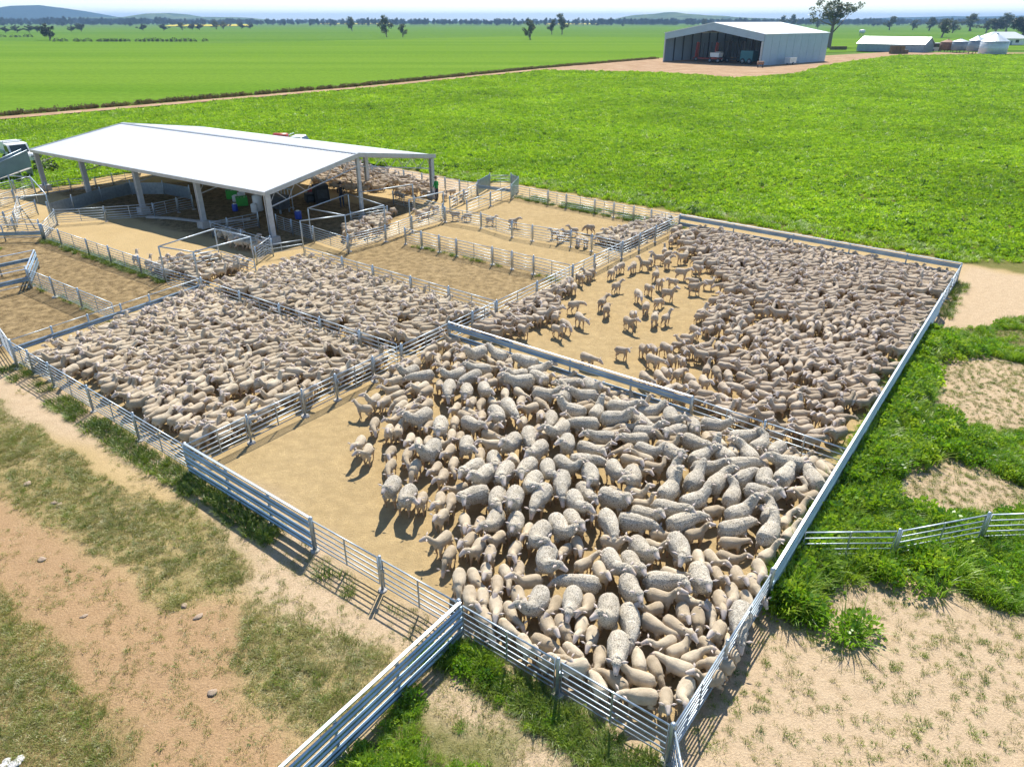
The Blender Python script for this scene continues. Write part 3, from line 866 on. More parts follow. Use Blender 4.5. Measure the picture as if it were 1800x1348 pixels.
pipe_fence('long fence at the back of the holding yard behind the shed, crop beyond', [(600, 281), (659, 289), (706, 300), (735, 306), (780, 312), (811, 315), (838, 321)], 5, pad=False)
pipe_fence('dark pipe fence round the far end of the shed in front of the crop', [(78, 320), (120, 314), (165, 311), (195, 305), (240, 300)], 5, pad=False, straight=False)
# portable panels in the weeds
pipe_fence('portable pipe panels standing in tall weeds outside the yard', [(1412, 932), (1583, 930), (1740, 901), (1960, 893)], 6, h=1.0, first=False, straight=False, pad=False, z0=.08, name='portable_panel_fence')

def gate_frame(label, feet, beams, hgt=1.95):
    """overhead pipe frame: posts joined by top beams"""
    P = [base(u, v, 0) for u, v in feet]
    root = tag(empty('gate_frame', P[0]), label, 'gate frame')
    for p in P: put_post(root, p, hgt, False, False)
    for i, j in beams:
        MB().tube([P[i] - root.location + Vector((0, 0, hgt)), P[j] - root.location + Vector((0, 0, hgt))], .035, 8).build('beam', M['galv'], root)
    return root

gate_frame('overhead pipe frame above the lambs pushing out of the upper packed pen', [(293, 496), (388, 461), (450, 477), (353, 507)], [(0, 1), (1, 2), (2, 3), (3, 0)])
gate_frame('tall overhead pipe frame beside the shed corner, over bare shaded ground', [(535, 445), (548, 420), (617, 391), (679, 414), (612, 434)], [(0, 4), (4, 3), (1, 2), (1, 4), (2, 3)])
gate_frame('overhead pipe frame between the shed end columns and the walking sheep', [(637, 388), (722, 403), (781, 387), (728, 372)], [(1, 2), (0, 3)])
gate_frame('overhead pipe frame over the forcing pen by the grey ramp', [(-2, 403), (95, 392), (28, 354), (68, 358)], [(0, 1), (2, 3), (1, 3)])
pipe_fence('short pipe panels under the gate frame in front of the packed pen', [(286, 470), (348, 487)], 6, first=False, last=False, pad=False)
pipe_fence('pipe panels closing the sunny side of the near gate frame', [(386, 440), (448, 459)], 6, first=False, last=False, pad=False)
pipe_fence('pipe panels along the back of the near gate frame above the sheep backs', [(290, 455), (385, 437)], 5, first=False, last=False, pad=False)

# forcing-yard panels at the picture's edge
board_fence('swinging gate with broad boards at the edge of the dung yard', [(45, 473), (59, 440)], [(.45, .36), (.86, .20)], cap=True, pad=False, name='board_gate')
board_fence('board and rail gate reaching in from the edge over the dung yard', [(-70, 466), (-10, 452), (59, 440)], [(.62, .20)], cap=True, low=.3, first=False, last=False, pad=False, name='board_gate')
board_fence('lower board gate crossing it at the picture edge', [(-80, 500), (-20, 497), (45, 473)], [(.55, .24)], cap=True, low=.25, first=False, last=False, pad=False, name='board_gate')
board_fence('board front of the forcing pen with a grassy foot, beyond the dung yard', [(-60, 397), (0, 396), (68, 394)], [(.50, .24)], cap=True, low=.25, pad=False, name='board_fence')
pipe_fence('pipe side of the forcing pen below the gate frame', [(70, 394), (94, 369)], 7, pad=False)
pipe_fence('stacked pipe panels leading up towards the grey ramp', [(-30, 350), (20, 334), (58, 322)], 7, pad=False)
pipe_fence('double pipe race beside the forcing pen', [(-30, 384), (22, 372), (60, 352)], 6, pad=False)
pipe_fence('pipe fence below the ramp at the picture edge', [(-40, 330), (18, 316), (52, 309)], 6, pad=False)
pipe_fence('inner pipe panels of the forcing pen behind its board front', [(-40, 376), (10, 384), (66, 386)], 6, pad=False)
pipe_fence('cross panel of the forcing pen between its two races', [(22, 372), (30, 345)], 6, pad=False)
pipe_fence('leaning pipe panel at the edge where the packed pen meets the dung yard', [(-12, 560), (15, 598)], 7, h=1.25)

# sheeted drafting gate beside the crop
def sheet_wall(root, a, b2, z0, z1, mat, name='sheet', t=.03):
    L = (b2 - a).length; ang = math.atan2(b2.y - a.y, b2.x - a.x)
    b = MB(); k = max(2, int(L / .18)); prof = []
    for i in range(k + 1):
        prof.append((L * i / k, (t if i % 2 else 0)))
    V, Fc = [], []
    for x_, y_ in prof: V += [(x_, y_, z0), (x_, y_, z1), (x_, y_ + .012, z0), (x_, y_ + .012, z1)]
    for i in range(k):
        q = i * 4; p = q + 4
        Fc += [(q, p, p + 1, q + 1), (q + 2, q + 3, p + 3, p + 2), (q + 1, p + 1, p + 3, q + 3), (q, q + 2, p + 2, p)]
    Fc += [(0, 1, 3, 2), (4 * k, 4 * k + 2, 4 * k + 3, 4 * k + 1)]
    b.add(V, Fc)
    return b.build(name, mat, root, a - root.location, ang)

dr = tag(empty('drafting_gate', at(840, 335)), 'sheeted drafting gate with two splayed grey wings where the pale path meets the crop', 'gate')
q = [base(840, 318), base(861, 306), base(898, 306), base(911, 312), base(898, 325)]
sheet_wall(dr, q[0], q[1], .12, 1.2, M['galv_board'], 'wing')
sheet_wall(dr, q[2], q[3], .12, 1.2, M['galv_board'], 'wing')
sheet_wall(dr, q[3], q[4], .12, 1.2, M['galv_board'], 'wing')
for p in q: put_post(dr, p, 1.28, False, False)
pipe_panel(dr, q[1], q[2], 1.1, 5)
o = place('board', BOARD[.24], dr, q[0] - dr.location + Vector((0, 0, .75)), math.atan2((q[4] - q[0]).y, (q[4] - q[0]).x), ((q[4] - q[0]).length, 1, 1))
pipe_fence('pipe fence between the walking file of weaners and the drafting gate', [(790, 345), (815, 333), (840, 321)], 5, pad=False)

# ------------------------------------------------------------------ open-sided sheep shed
ZE, ZR = 3.25, 4.42
SA = at(468, 338, ZE); SB = at(55, 263, ZE); SC = at(755, 272, ZE)
e1 = (SB - SA).to_3d(); e1.z = 0; LEN = e1.length; e1.normalize()
e2 = Vector((-e1.y, e1.x, 0))
if e2.dot(SC - SA) < 0: e2 = -e2
WID = (SC - SA).dot(e2)
S0 = Vector((SA.x, SA.y, 0))
shed = tag(empty('sheep_shed', S0, math.atan2(e1.y, e1.x)), 'open-sided steel shed with a brilliant white gable roof over the yards', 'shed')
sy_ = 1.0 if Vector((-e1.y, e1.x, 0)).dot(e2) > 0 else -1.0     # local +x along the eave, local y across
def sl(x, y, z): return (x, sy_ * y, z)

def ribbed(root, name, y0, z0, y1, z1, x0, x1, mat, pitch=.3, rib=.03, thick=.02):
    V, Fc = [], []; xs = []
    x_ = x0
    while x_ < x1 - 1e-6:
        xs += [(x_, 0), (x_ + pitch * .55, 0), (x_ + pitch * .65, rib), (x_ + pitch * .9, rib)]; x_ += pitch
    xs = [(min(a, x1), b) for a, b in xs] + [(x1, 0)]
    for a, b in xs:
        V += [sl(a, y0, z0 + b), sl(a, y1, z1 + b), sl(a, y0, z0 - thick), sl(a, y1, z1 - thick)]
    k = len(xs) - 1
    for i in range(k):
        q, p = i * 4, i * 4 + 4
        Fc += [(q, p, p + 1, q + 1), (q + 2, q + 3, p + 3, p + 2), (q, q + 2, p + 2, p), (q + 1, p + 1, p + 3, q + 3)]
    Fc += [(0, 1, 3, 2), (4 * k, 4 * k + 2, 4 * k + 3, 4 * k + 1)]
    b = MB().add(V, Fc)
    return b.build(name, mat, root)

HW = WID / 2
for s_, (ya, yb) in enumerate(((0.0, HW - .05), (WID, HW + .05))):
    ribbed(shed, 'roof_slope', ya, ZE, yb, ZR, 0, LEN, M['roofing'])
MB().prism([(sy_ * (HW - .22), ZR + .02), (sy_ * HW, ZR + .075), (sy_ * (HW + .22), ZR + .02), (sy_ * (HW + .22), ZR + .045), (sy_ * HW, ZR + .10), (sy_ * (HW - .22), ZR + .045)], 0, LEN).build('ridge_cap', M['shed_steel'], shed)
MB().box(sl(LEN / 2, -.06, ZE - .10), (LEN + .1, .11, .22)).build('gutter', M['shed_steel'], shed)
MB().box(sl(LEN / 2, WID + .06, ZE - .10), (LEN + .1, .11, .22)).build('gutter', M['shed_steel'], shed)
for xx in (-.05, LEN + .05):
    for ya, yb in ((-.1, HW), (WID + .1, HW)):
        b = MB(); b.add([sl(xx - .03, ya, ZE - .22), sl(xx + .03, ya, ZE - .22), sl(xx + .03, ya, ZE + .06), sl(xx - .03, ya, ZE + .06),
                         sl(xx - .03, yb, ZR - .20), sl(xx + .03, yb, ZR - .20), sl(xx + .03, yb, ZR + .08), sl(xx - .03, yb, ZR + .08)],
                        [(0, 1, 2, 3), (7, 6, 5, 4), (0, 4, 5, 1), (1, 5, 6, 2), (2, 6, 7, 3), (3, 7, 4, 0)])
        b.build('barge_board', M['shed_steel'], shed)
for k in range(1, 7):
    for side in (0, 1):
        t = k / 7; y_ = HW * t if side == 0 else WID - HW * t
        MB().box(sl(LEN / 2, y_, ZE + (ZR - ZE) * t - .12), (LEN - .2, .06, .16)).build('purlin', M['shed_steel'], shed)

COLM = MB()
COLM.box((0, 0, (ZE - .25) / 2), (.08, .34, ZE - .25)).box((.11, 0, (ZE - .25) / 2), (.14, .08, ZE - .25)).box((.20, 0, (ZE - .25) / 2), (.06, .30, ZE - .25))
COL_ME = unit_mesh(COLM, 'column', M['shed_steel'])
FOOT_ME = unit_mesh(MB().box((.1, 0, .22), (.66, .66, .50), top=(.95, .95)), 'footing', M['concrete'])
for k in range(5):
    for y_ in (0.15, WID - .15):
        c = place('column', COL_ME, shed, sl(LEN * k / 4 + (.12 if k == 0 else (-.3 if k == 4 else 0)), y_, 0), 0)
        place('footing', FOOT_ME, c, (0, 0, 0))
    # light truss under each slope
    xx = LEN * k / 4 + (.2 if k == 0 else (-.2 if k == 4 else 0))
    for side in (0, 1):
        b = MB(); n_ = 5
        def yy(t): return HW * t if side == 0 else WID - HW * t
        b.tube([sl(xx, yy(.02), ZE - 1.0), sl(xx, yy(1), ZR - .85)], .04, 6, 0, False)
        b.tube([sl(xx, yy(.02), ZE - .22), sl(xx, yy(1), ZR - .22)], .05, 6, 0, False)
        for i in range(n_):
            t0, t1 = i / n_, (i + 1) / n_; tm = (t0 + t1) / 2
            f_lo = lambda t: (ZE - 1.0) + (ZR - .85 - ZE + 1.0) * t
            f_hi = lambda t: (ZE - .22) + (ZR - ZE) * t
            b.tube([sl(xx, yy(t0 + .02), f_lo(t0)), sl(xx, yy(tm), f_hi(tm))], .022, 5, 0, False)
            b.tube([sl(xx, yy(tm), f_hi(tm)), sl(xx, yy(t1), f_lo(t1))], .022, 5, 0, False)
        b.build('truss', M['shed_steel'], shed)
for xx in (.2, LEN - .3):
    c = place('column', unit_mesh(MB().box((0, 0, ZR / 2 - .1), (.16, .26, ZR - .2)), 'column', M['shed_steel']), shed, sl(xx, HW, 0), 0)
    place('footing', FOOT_ME, c, (-.1, 0, -.25), 0, (.7, .7, 1))

# curved sheeted wall of the forcing pen beneath the far bays
cw = tag(empty('curved_sheet_wall', base(95, 350, 0)), 'curved grey sheeted wall of the round forcing pen under the roof', 'wall')
arc = [(82, 360), (125, 348), (175, 333), (228, 322), (285, 322), (332, 330)]
AP = [base(u, v, .95) for u, v in arc]
for a, b2 in zip(AP[:-1], AP[1:]):
    sheet_wall(cw, a, b2, .08, .98, M['galv_dull'], 'sheet', .01)
for p in AP: put_post(cw, p, 1.15, False, False)
cw2 = tag(empty('curved_kerb', base(270, 372, 0)), 'low curved concrete kerb across the shaded shed floor', 'kerb')
KP = [base(u, v, 0) for u, v in ((258, 383), (300, 385), (345, 390), (390, 392), (440, 386))]
for a, b2 in zip(KP[:-1], KP[1:]):
    d = b2 - a
    MB().box((d.length / 2, 0, .05), (d.length - .01, .22, .14)).build('kerb_stone', M['concrete'], cw2, a - cw2.location, math.atan2(d.y, d.x))

# loading ramp by the parked truck
rp = tag(empty('loading_ramp', base(40, 312, 0)), 'grey sheeted loading ramp rising beside the parked white truck', 'ramp')
r0, r1 = base(-14, 326, 0), base(62, 313, 0)
d = (r1 - r0); L = d.length; ang = math.atan2(d.y, d.x)
for off in (0, .9):
    b = MB().add([(0, off, .3), (L, off, 1.0), (L, off, 2.35), (0, off, 1.35), (0, off + .05, .3), (L, off + .05, 1.0), (L, off + .05, 2.35), (0, off + .05, 1.35)],
                 [(0, 1, 2, 3), (7, 6, 5, 4), (0, 4, 5, 1), (1, 5, 6, 2), (2, 6, 7, 3), (3, 7, 4, 0)])
    sd_ = b.build('side_sheet', M['tin_dark'], rp, r0 - rp.location, ang)
    MB().tube([(0, off, 1.39), (L, off, 2.39)], .035, 6).build('top_rail', M['galv'], rp, r0 - rp.location, ang)
MB().add([(0, .05, .28), (L, .05, .86), (L, .9, .86), (0, .9, .28), (0, .05, .2), (L, .05, .78), (L, .9, .78), (0, .9, .2)],
         [(0, 1, 2, 3), (7, 6, 5, 4), (0, 4, 5, 1), (1, 5, 6, 2), (2, 6, 7, 3), (3, 7, 4, 0)]).build('floor', M['concrete'], rp, r0 - rp.location, ang)
for t, hh in ((.3, .45), (.7, .7), (.98, .85)):
    MB().box((L * t, .45, hh / 2), (.09, .9, hh)).build('leg', M['galv_dull'], rp, r0 - rp.location, ang)

# things lying about under the roof
def drum(label, u, v, mat, h=.7, r_=.28, cat='drum', lid=None):
    p = at(u, v, h / 2); t = tag(empty('plastic_drum', (p.x, p.y, 0)), label, cat)
    MB().tube([(0, 0, 0), (0, 0, .04), (0, 0, h * .5), (0, 0, h - .04), (0, 0, h)], [r_ * .9, r_, r_ * .97, r_, r_ * .9], 14).build('body', mat, t)
    MB().tube([(0, 0, h + .001), (0, 0, h + .05)], [r_ * .55, r_ * .5], 12).build('lid', lid or M['white'], t)
    return t
def crate(label, u, v, mat, s=(.7, .5, .45), z=0.0, rz=.4, name='crate', cat='crate'):
    p = at(u, v, z + s[2] / 2); t = tag(empty(name, (p.x, p.y, z), rz), label, cat)
    w = .03
    b = MB().box((0, 0, .02), (s[0], s[1], .04))
    b.build('base', mat, t)
    for a, c, d_ in (((0, s[1] / 2, 0), (s[0], w, s[2]), 0), ((0, -s[1] / 2, 0), (s[0], w, s[2]), 0), ((s[0] / 2, 0, 0), (w, s[1] - w, s[2]), 0), ((-s[0] / 2, 0, 0), (w, s[1] - w, s[2]), 0)):
        MB().box((a[0], a[1], s[2] / 2 + .04), (c[0], c[1], c[2])).build('side', mat, t)
    for q_ in range(3):
        MB().box((-s[0] * .28 + q_ * s[0] * .28, rnd.uniform(-.05, .05), s[2] * .55), (s[0] * .2, s[1] * .6, s[2] * .8)).build('contents', M['white'], t)
    return t
crate('darker green crate on the shaded shed floor beside the white tubs', 407, 342, M['green_plastic'], (.8, .6, .6))
crate('bright green crate in front of the white tubs in the shed shade', 425, 354, M['green_plastic'], (.8, .6, .6))
drum('white tub behind the bright green crate', 424, 344, M['white'], .5, .3, 'tub')
drum('white tub standing left of the bright green crate', 414, 349, M['white'], .45, .25, 'tub')
drum('large white drum on a stand beside the shed corner column', 453, 357, M['white'], 1.1, .35)
drum('small white drum on the race behind the corner column', 447, 366, M['white'], .6, .25)
drum('small dark blue drum on the shaded floor near the green crates', 413, 365, M['blue'], .5, .2)
drum('blue drum with white lid on the shaded floor under the roof end', 524, 378, M['blue'], .55, .24)

def handler():
    p = base(490, 372, 0); t = tag(empty('sheep_handler', p, math.atan2(e1.y, e1.x)), 'dark sheep handling machine with upright bars behind the corner column', 'machine')
    MB().box((0, 0, .75), (1.6, .9, .9)).build('body', M['dark_steel'], t)
    for k in range(6):
        MB().box((-.9 + k * .36, -.62, .85), (.05, .05, 1.5)).build('bar', M['galv'], t)
    MB().box((0, -.62, 1.6), (2.0, .07, .07)).build('top_bar', M['galv'], t)
    MB().box((0, -.62, .25), (2.0, .07, .07)).build('bottom_bar', M['galv'], t)
    MB().box((1.2, -.3, .9), (.06, .9, 1.3)).build('side_panel', M['galv_board'], t)
    for sx_ in (-.7, .7):
        for sy2 in (-.4, .4): MB().box((sx_, sy2, .15), (.1, .1, .3)).build('leg', M['galv_dull'], t)
handler()
def black_unit(label, u, v, s):
    p = at(u, v, s[2] / 2); t = tag(empty('equipment_case', (p.x, p.y, 0), .5), label, 'case')
    MB().box((0, 0, s[2] / 2 + .06), s, top=(.96, .96)).build('body', M['black'], t)
    MB().box((0, -s[1] / 2 - .012, s[2] * .55), (s[0] * .7, .02, s[2] * .5)).build('front_panel', M['dark_steel'], t)
    for sx_ in (-1, 1):
        for sy2 in (-1, 1): MB().box((sx_ * s[0] * .4, sy2 * s[1] * .4, .03), (.08, .08, .06)).build('foot', M['black'], t)
    MB().tube([(-s[0] * .3, 0, s[2] + .04), (-s[0] * .3, 0, s[2] + .14), (s[0] * .3, 0, s[2] + .14), (s[0] * .3, 0, s[2] + .04)], .02, 6).build('handle', M['dark_steel'], t)
black_unit('large black case standing in the shade behind the catching pen', 564, 341, (1.1, .9, 1.25))
black_unit('low dark case with a red tub behind it, beside the large black case', 548, 348, (1.0, .7, .6))
drum('red tub behind the low dark case in the shade', 546, 338, M['red'], .55, .25, 'tub', M['red'])

# ------------------------------------------------------------------ bodies grown as one continuous surface
def grow(mb, voxel, smooth_it, target, name, disp=None):
    me0 = bpy.data.meshes.new('raw'); me0.from_pydata(mb.v, [], mb.f); me0.update()
    o = bpy.data.objects.new('raw', me0); COL.objects.link(o)
    m = o.modifiers.new('r', 'REMESH'); m.mode = 'VOXEL'; m.voxel_size = voxel
    m = o.modifiers.new('s', 'SMOOTH'); m.factor = .5; m.iterations = smooth_it
    dg = bpy.context.evaluated_depsgraph_get()
    me = bpy.data.meshes.new_from_object(o.evaluated_get(dg))
    o.modifiers.clear(); o.data = me
    if disp:
        me.update()
        nr = [v.normal.copy() for v in me.vertices]
        for v, n_ in zip(me.vertices, nr): v.co += n_ * disp(v.co)
    k = sum(len(p.vertices) - 2 for p in me.polygons)
    m = o.modifiers.new('d', 'DECIMATE'); m.ratio = min(1, target / max(k, 1))
    dg = bpy.context.evaluated_depsgraph_get(); dg.update()
    me2 = bpy.data.meshes.new_from_object(o.evaluated_get(dg))
    bpy.data.objects.remove(o); me2.name = name
    return me2

def finish(me, mats, classify, extras=None):
    me.materials.clear()
    bm = bmesh.new(); bm.from_mesh(me)
    for f in bm.faces:
        f.material_index = classify(f.calc_center_median()); f.smooth = True
    if extras:
        for V, Fc, mi in extras:
            vs = [bm.verts.new(p) for p in V]
            for q_ in Fc:
                try:
                    f = bm.faces.new([vs[i] for i in q_]); f.material_index = mi; f.smooth = False
                except ValueError: pass
    bm.to_mesh(me); bm.free()
    for m in mats: me.materials.append(m)
    return me

def dist_chain(p, chain):
    best = 9
    for (a, ra), (b2, rb) in zip(chain[:-1], chain[1:]):
        ab = b2 - a; t = max(0, min(1, (p - a).dot(ab) / max(1e-9, ab.length_squared)))
        best = min(best, (p - a - ab * t).length - (ra + (rb - ra) * t))
    return best

def sheep_mesh(name, kind, wool, yaw=0.0, head='mid', bend=0.0, step=0.0, seed=0):
    """one sheep, nose along +x, standing on z = 0"""
    ewe = kind == 'ewe'
    S = 1.28 if ewe else 1.0
    b = MB()
    if ewe:
        st = [(-.44, .60, .08, .10), (-.42, .60, .18, .19), (-.33, .585, .228, .24), (-.16, .565, .256, .262), (.04, .56, .25, .26), (.20, .58, .214, .238), (.31, .61, .168, .19), (.38, .635, .10, .11)]
    else:
        st = [(-.31, .475, .05, .06), (-.29, .475, .11, .12), (-.21, .465, .148, .150), (-.07, .445, .160, .160), (.07, .447, .148, .155), (.175, .465, .120, .14), (.245, .487, .08, .10)]
    b.tube([(x_, bend * x_ * x_, z_) for x_, z_, _, _ in st], [(a, c) for _, _, a, c in st], 14)
    sx_, _, sz_, _, = st[-2][0], 0, st[-2][1], 0
    hd = {'mid': ((.12, .09), (.235, .175), -.42), 'up': ((.09, .14), (.155, .265), -.22), 'down': ((.15, .00), (.29, -.03), -.75), 'low': ((.14, -.06), (.25, -.18), -1.05)}[head]
    cy, sn = math.cos(yaw), math.sin(yaw)
    n0 = Vector((sx_ - .05 * S, bend * sx_ * sx_, sz_ + .01))
    def off(dx, dz, k=1.0): return n0 + Vector((dx * S * math.cos(yaw * k) + .05 * S, dx * S * math.sin(yaw * k), dz * S))
    n1, n2 = off(*hd[0], .6), off(*hd[1], 1.0)
    pit = hd[2]
    fd = Vector((cy * math.cos(pit), sn * math.cos(pit), math.sin(pit)))
    w = 1.32 if ewe else .92
    neck = [(n0, .115 * S * w * .95), (n1, .088 * S * w), (n2, .068 * S * (1.35 if ewe else 1.0))]
    b.tube([p for p, _ in neck], [(r_, r_ * 1.1) for _, r_ in neck], 10)
    hl = .265 * S
    h0 = n2 - fd * .03 * S + Vector((0, 0, .015 * S))
    headc = [(h0, .060 * S), (h0 + fd * hl * .28, .080 * S * (1.1 if ewe else 1)), (h0 + fd * hl * .62, .060 * S), (h0 + fd * hl * .92, .044 * S), (h0 + fd * hl, .026 * S)]
    b.tube([p for p, _ in headc], [(r_ * .92, r_) for _, r_ in headc], 10)
    legs = []
    ly, fx, bx = (.145, .24, -.29) if ewe else (.085, .155, -.205)
    lt = .46 if ewe else .40
    for s_ in (-1, 1):
        sw = step * s_
        f_ = [(Vector((fx, s_ * ly, lt)), .075 * S), (Vector((fx + .02 + sw * .35, s_ * ly, lt * .52)), .034 * S), (Vector((fx + sw * .8, s_ * ly, .06)), .022 * S), (Vector((fx + .025 + sw * .85, s_ * ly, .012)), .027 * S)]
        k_ = [(Vector((bx, s_ * ly, lt + .02)), .095 * S), (Vector((bx + .05 - sw * .3, s_ * ly * 1.05, lt * .72)), .062 * S), (Vector((bx - .06 - sw * .5, s_ * ly, lt * .46)), .030 * S),
              (Vector((bx - .03 - sw * .8, s_ * ly, .06)), .022 * S), (Vector((bx - .01 - sw * .85, s_ * ly, .012)), .027 * S)]
        for ch in (f_, k_):
            b.tube([p for p, _ in ch], [r_ for _, r_ in ch], 8); legs.append(ch)
    tl = Vector((st[0][0] + .02, 0, st[0][1] + .03))
    b.tube([tl, tl + Vector((-.045 * S, 0, -.06 * S)), tl + Vector((-.05 * S, 0, -.14 * S))], [.035 * S, .030 * S, .018 * S], 7)
    sv = Vector((seed * 3.1, seed * 1.7, 0))
    if ewe:
        def disp(p):
            if p.z < .32 or dist_chain(p, headc[2:]) < .03: return 0.0
            q_ = p * 15 + sv
            return .009 * mnoise.noise(q_ * 1.6) + .007 * mnoise.noise(q_ * 3.1) + .014 * mnoise.noise(p * 5 + sv)
    else:
        def disp(p):
            return .008 * mnoise.noise(p * 9 + sv) if p.z > .3 else 0
    me = grow(b, .014 if ewe else .0135, 4 if ewe else 3, 8000 if ewe else 1800, name, disp)
    leg_top = .30 if ewe else .26
    face_c = headc[1:] if not ewe else headc[2:]
    h_in = h0 + fd * hl * .25
    def cl(p):
        if p.z < .035: return 3
        if p.z < leg_top and min(dist_chain(p, l) for l in legs) < .02: return 2
        if dist_chain(p, face_c) < .014 and (p - h_in).dot(fd) > (-.01 if not ewe else .02): return 1
        return 0
    ex = []
    side = Vector((-sn, cy, 0)); upv = side.cross(fd) * -1
    if upv.z < 0: upv = -upv
    for s_ in (-1, 1):
        e0 = h0 + fd * hl * .16 + side * (s_ * .062 * S) + upv * .03 * S
        tip = e0 + side * (s_ * .135 * S) - fd * .02 * S + upv * .012 * S
        mid = (e0 + tip) / 2
        ex.append(([e0, mid + fd * .028 * S, tip, mid - fd * .028 * S, mid + upv * .016 * S, mid - upv * .012 * S],
                   [(0, 1, 4), (1, 2, 4), (2, 3, 4), (3, 0, 4), (1, 0, 5), (2, 1, 5), (3, 2, 5), (0, 3, 5)], 1))
        c = h0 + fd * hl * .42 + side * (s_ * .066 * S) + upv * .024 * S
        r_ = .012 * S
        ex.append(([c + fd * r_, c + upv * r_, c - fd * r_, c - upv * r_, c + side * (s_ * r_ * .7)], [(0, 1, 4), (1, 2, 4), (2, 3, 4), (3, 0, 4)], 3))
    c = h0 + fd * hl * 1.0; r_ = .022 * S
    ex.append(([c + side * r_, c + upv * r_, c - side * r_, c - upv * r_, c + fd * r_ * .6], [(0, 1, 4), (1, 2, 4), (2, 3, 4), (3, 0, 4)], 3))
    return finish(me, [M[wool], M['sheep_face'], M['sheep_leg'], M['hoof']], cl, ex)

poses = [(-.15, 'mid', 0, .02), (.5, 'mid', .25, .07), (-.5, 'mid', -.25, -.07), (.15, 'up', .1, .03), (-.25, 'down', -.1, .10), (.9, 'up', .3, 0), (-.9, 'mid', -.3, .05), (.1, 'low', 0, -.08), (1.25, 'mid', .45, .03), (-.2, 'up', -.35, .06), (-1.2, 'up', -.4, -.04), (.35, 'down', .3, .02)]
LAMB = [sheep_mesh('lamb', 'lamb', 'lamb_wool', *p, seed=i) for i, p in enumerate(poses)]
def recolour(me, wool):
    m2 = me.copy(); m2.materials[0] = M[wool]; return m2
WEANER = [recolour(m, 'weaner_wool') for m in LAMB]
eposes = [(0, 'mid', 0, 0), (.5, 'mid', .16, .06), (-.5, 'mid', -.16, -.06), (.15, 'down', .1, .05), (-.2, 'down', -.1, .08), (.8, 'mid', .22, 0), (-.85, 'up', -.22, .05), (1.2, 'mid', .3, .02), (-.1, 'up', .25, .04), (-1.1, 'mid', -.32, 0)]
EWE = [sheep_mesh('ewe', 'ewe', 'ewe_wool', *p, seed=20 + i) for i, p in enumerate(eposes)]

# ------------------------------------------------------------------ where the sheep stand
def img_dir(u, v, deg, z=.5):
    a = at(u, v, z); c = at(u + 12 * math.cos(R(deg)), v - 12 * math.sin(R(deg)), z)
    return math.atan2(c.y - a.y, c.x - a.x)

def zoomed(lst, x0, y0, s):
    return [(x0 + a * s, y0 + b * s, d_) for a, b, d_ in lst]

ewes_px = zoomed([(860,260,200),(1080,260,165),(1215,315,165),(1340,325,20),(385,375,205),(490,410,190),(670,500,255),(795,520,265),(920,500,285),(715,400,200),(890,360,180),(840,420,200),(1130,400,190),(1185,460,190),(1290,420,330),(1340,540,350),(1500,550,80),(1570,460,0),(1650,550,185),(1720,490,320),(1540,645,170),(1710,640,60),(460,700,205),(610,780,260),(1010,690,305),(1090,640,300),(830,740,330),(790,895,265),(550,940,230),(1110,890,225),(990,1000,280),(1215,840,265),(1290,930,225),(830,1060,210),(930,1120,215),(1055,1100,230),(1190,1060,220),(1260,1160,235),(1360,1070,265),(1450,1180,275),(1330,1250,225),(1480,1030,330),(1495,890,265),(1390,715,270),(1455,790,220),(1600,750,180),(1590,800,45),(1650,920,340),(1600,1010,0),(1660,1110,290),(1620,1230,305),(1540,1300,290),(1730,1080,280),(820,1250,190),(270,1190,245),(375,1250,240),(1000,1310,270),(1130,1320,270),(1740,830,180)], 620, 560, .2522) \
  + zoomed([(80,290,350),(260,330,350),(160,390,180),(70,480,170),(200,490,240),(410,480,350),(570,500,0),(680,530,320),(90,590,185),(350,560,0),(500,570,320),(330,610,355),(120,640,30),(310,650,0),(250,720,165),(470,680,190),(560,650,0),(150,760,350),(700,650,195),(860,590,290),(1010,565,350),(1260,665,0),(1340,720,40),(850,720,340),(780,690,120),(560,770,345),(530,800,140),(700,790,330),(830,775,0),(940,820,30),(1080,800,150),(1230,800,130),(1460,760,200),(1520,870,170),(1500,960,50),(1580,1020,60),(1730,960,100),(110,840,350),(30,890,340),(150,960,285),(260,940,305),(330,910,305),(470,940,265),(570,940,90),(725,930,95),(880,960,60),(960,890,0),(1180,870,10),(1050,1000,40),(1200,950,30),(1335,970,270),(1160,1090,55),(1330,1100,340),(1400,1160,80),(120,1070,310),(300,1120,340),(30,1130,290),(700,1060,50),(870,1130,20),(540,1210,350),(690,1190,350),(780,1270,20),(1200,1220,25),(1410,1210,85),(270,1270,300),(150,1280,270),(460,1270,350),(1140,1300,20),(20,1260,280),(1400,1330,60)], 1000, 600, .2522) \
  + zoomed([(490,60,265),(620,90,265),(780,180,240),(910,130,300),(800,330,265),(940,320,290),(1150,120,280),(1280,80,285),(1440,100,350),(1500,280,310),(1270,370,300),(1420,390,305),(1100,510,180),(770,660,250),(980,660,270),(1240,730,250),(1430,570,295),(1430,760,280),(1330,980,265),(1650,510,0),(1700,110,0),(1760,280,300)], 750, 900, .2522) \
  + zoomed([(200,350,5),(680,430,25),(330,580,10),(1000,480,60),(1000,250,80),(430,900,300),(110,940,20),(770,1230,295),(630,1320,290),(770,240,20)], 1160, 860, .1855)

flock = []   # dict(kind, x, y, a, s, v, pen)
EX = []
for u, v, d_ in ewes_px:
    p = at(u, v, .48); a = img_dir(u, v, d_)
    if any(math.hypot(p.x - e['x'], p.y - e['y']) < .52 for e in EX): continue
    EX.append(dict(kind='ewe', x=p.x, y=p.y, a=a, s=rnd.uniform(.90, 1.06), v=rnd.randrange(len(EWE)), pen='A', fix=True))
print('ewes', len(EX))

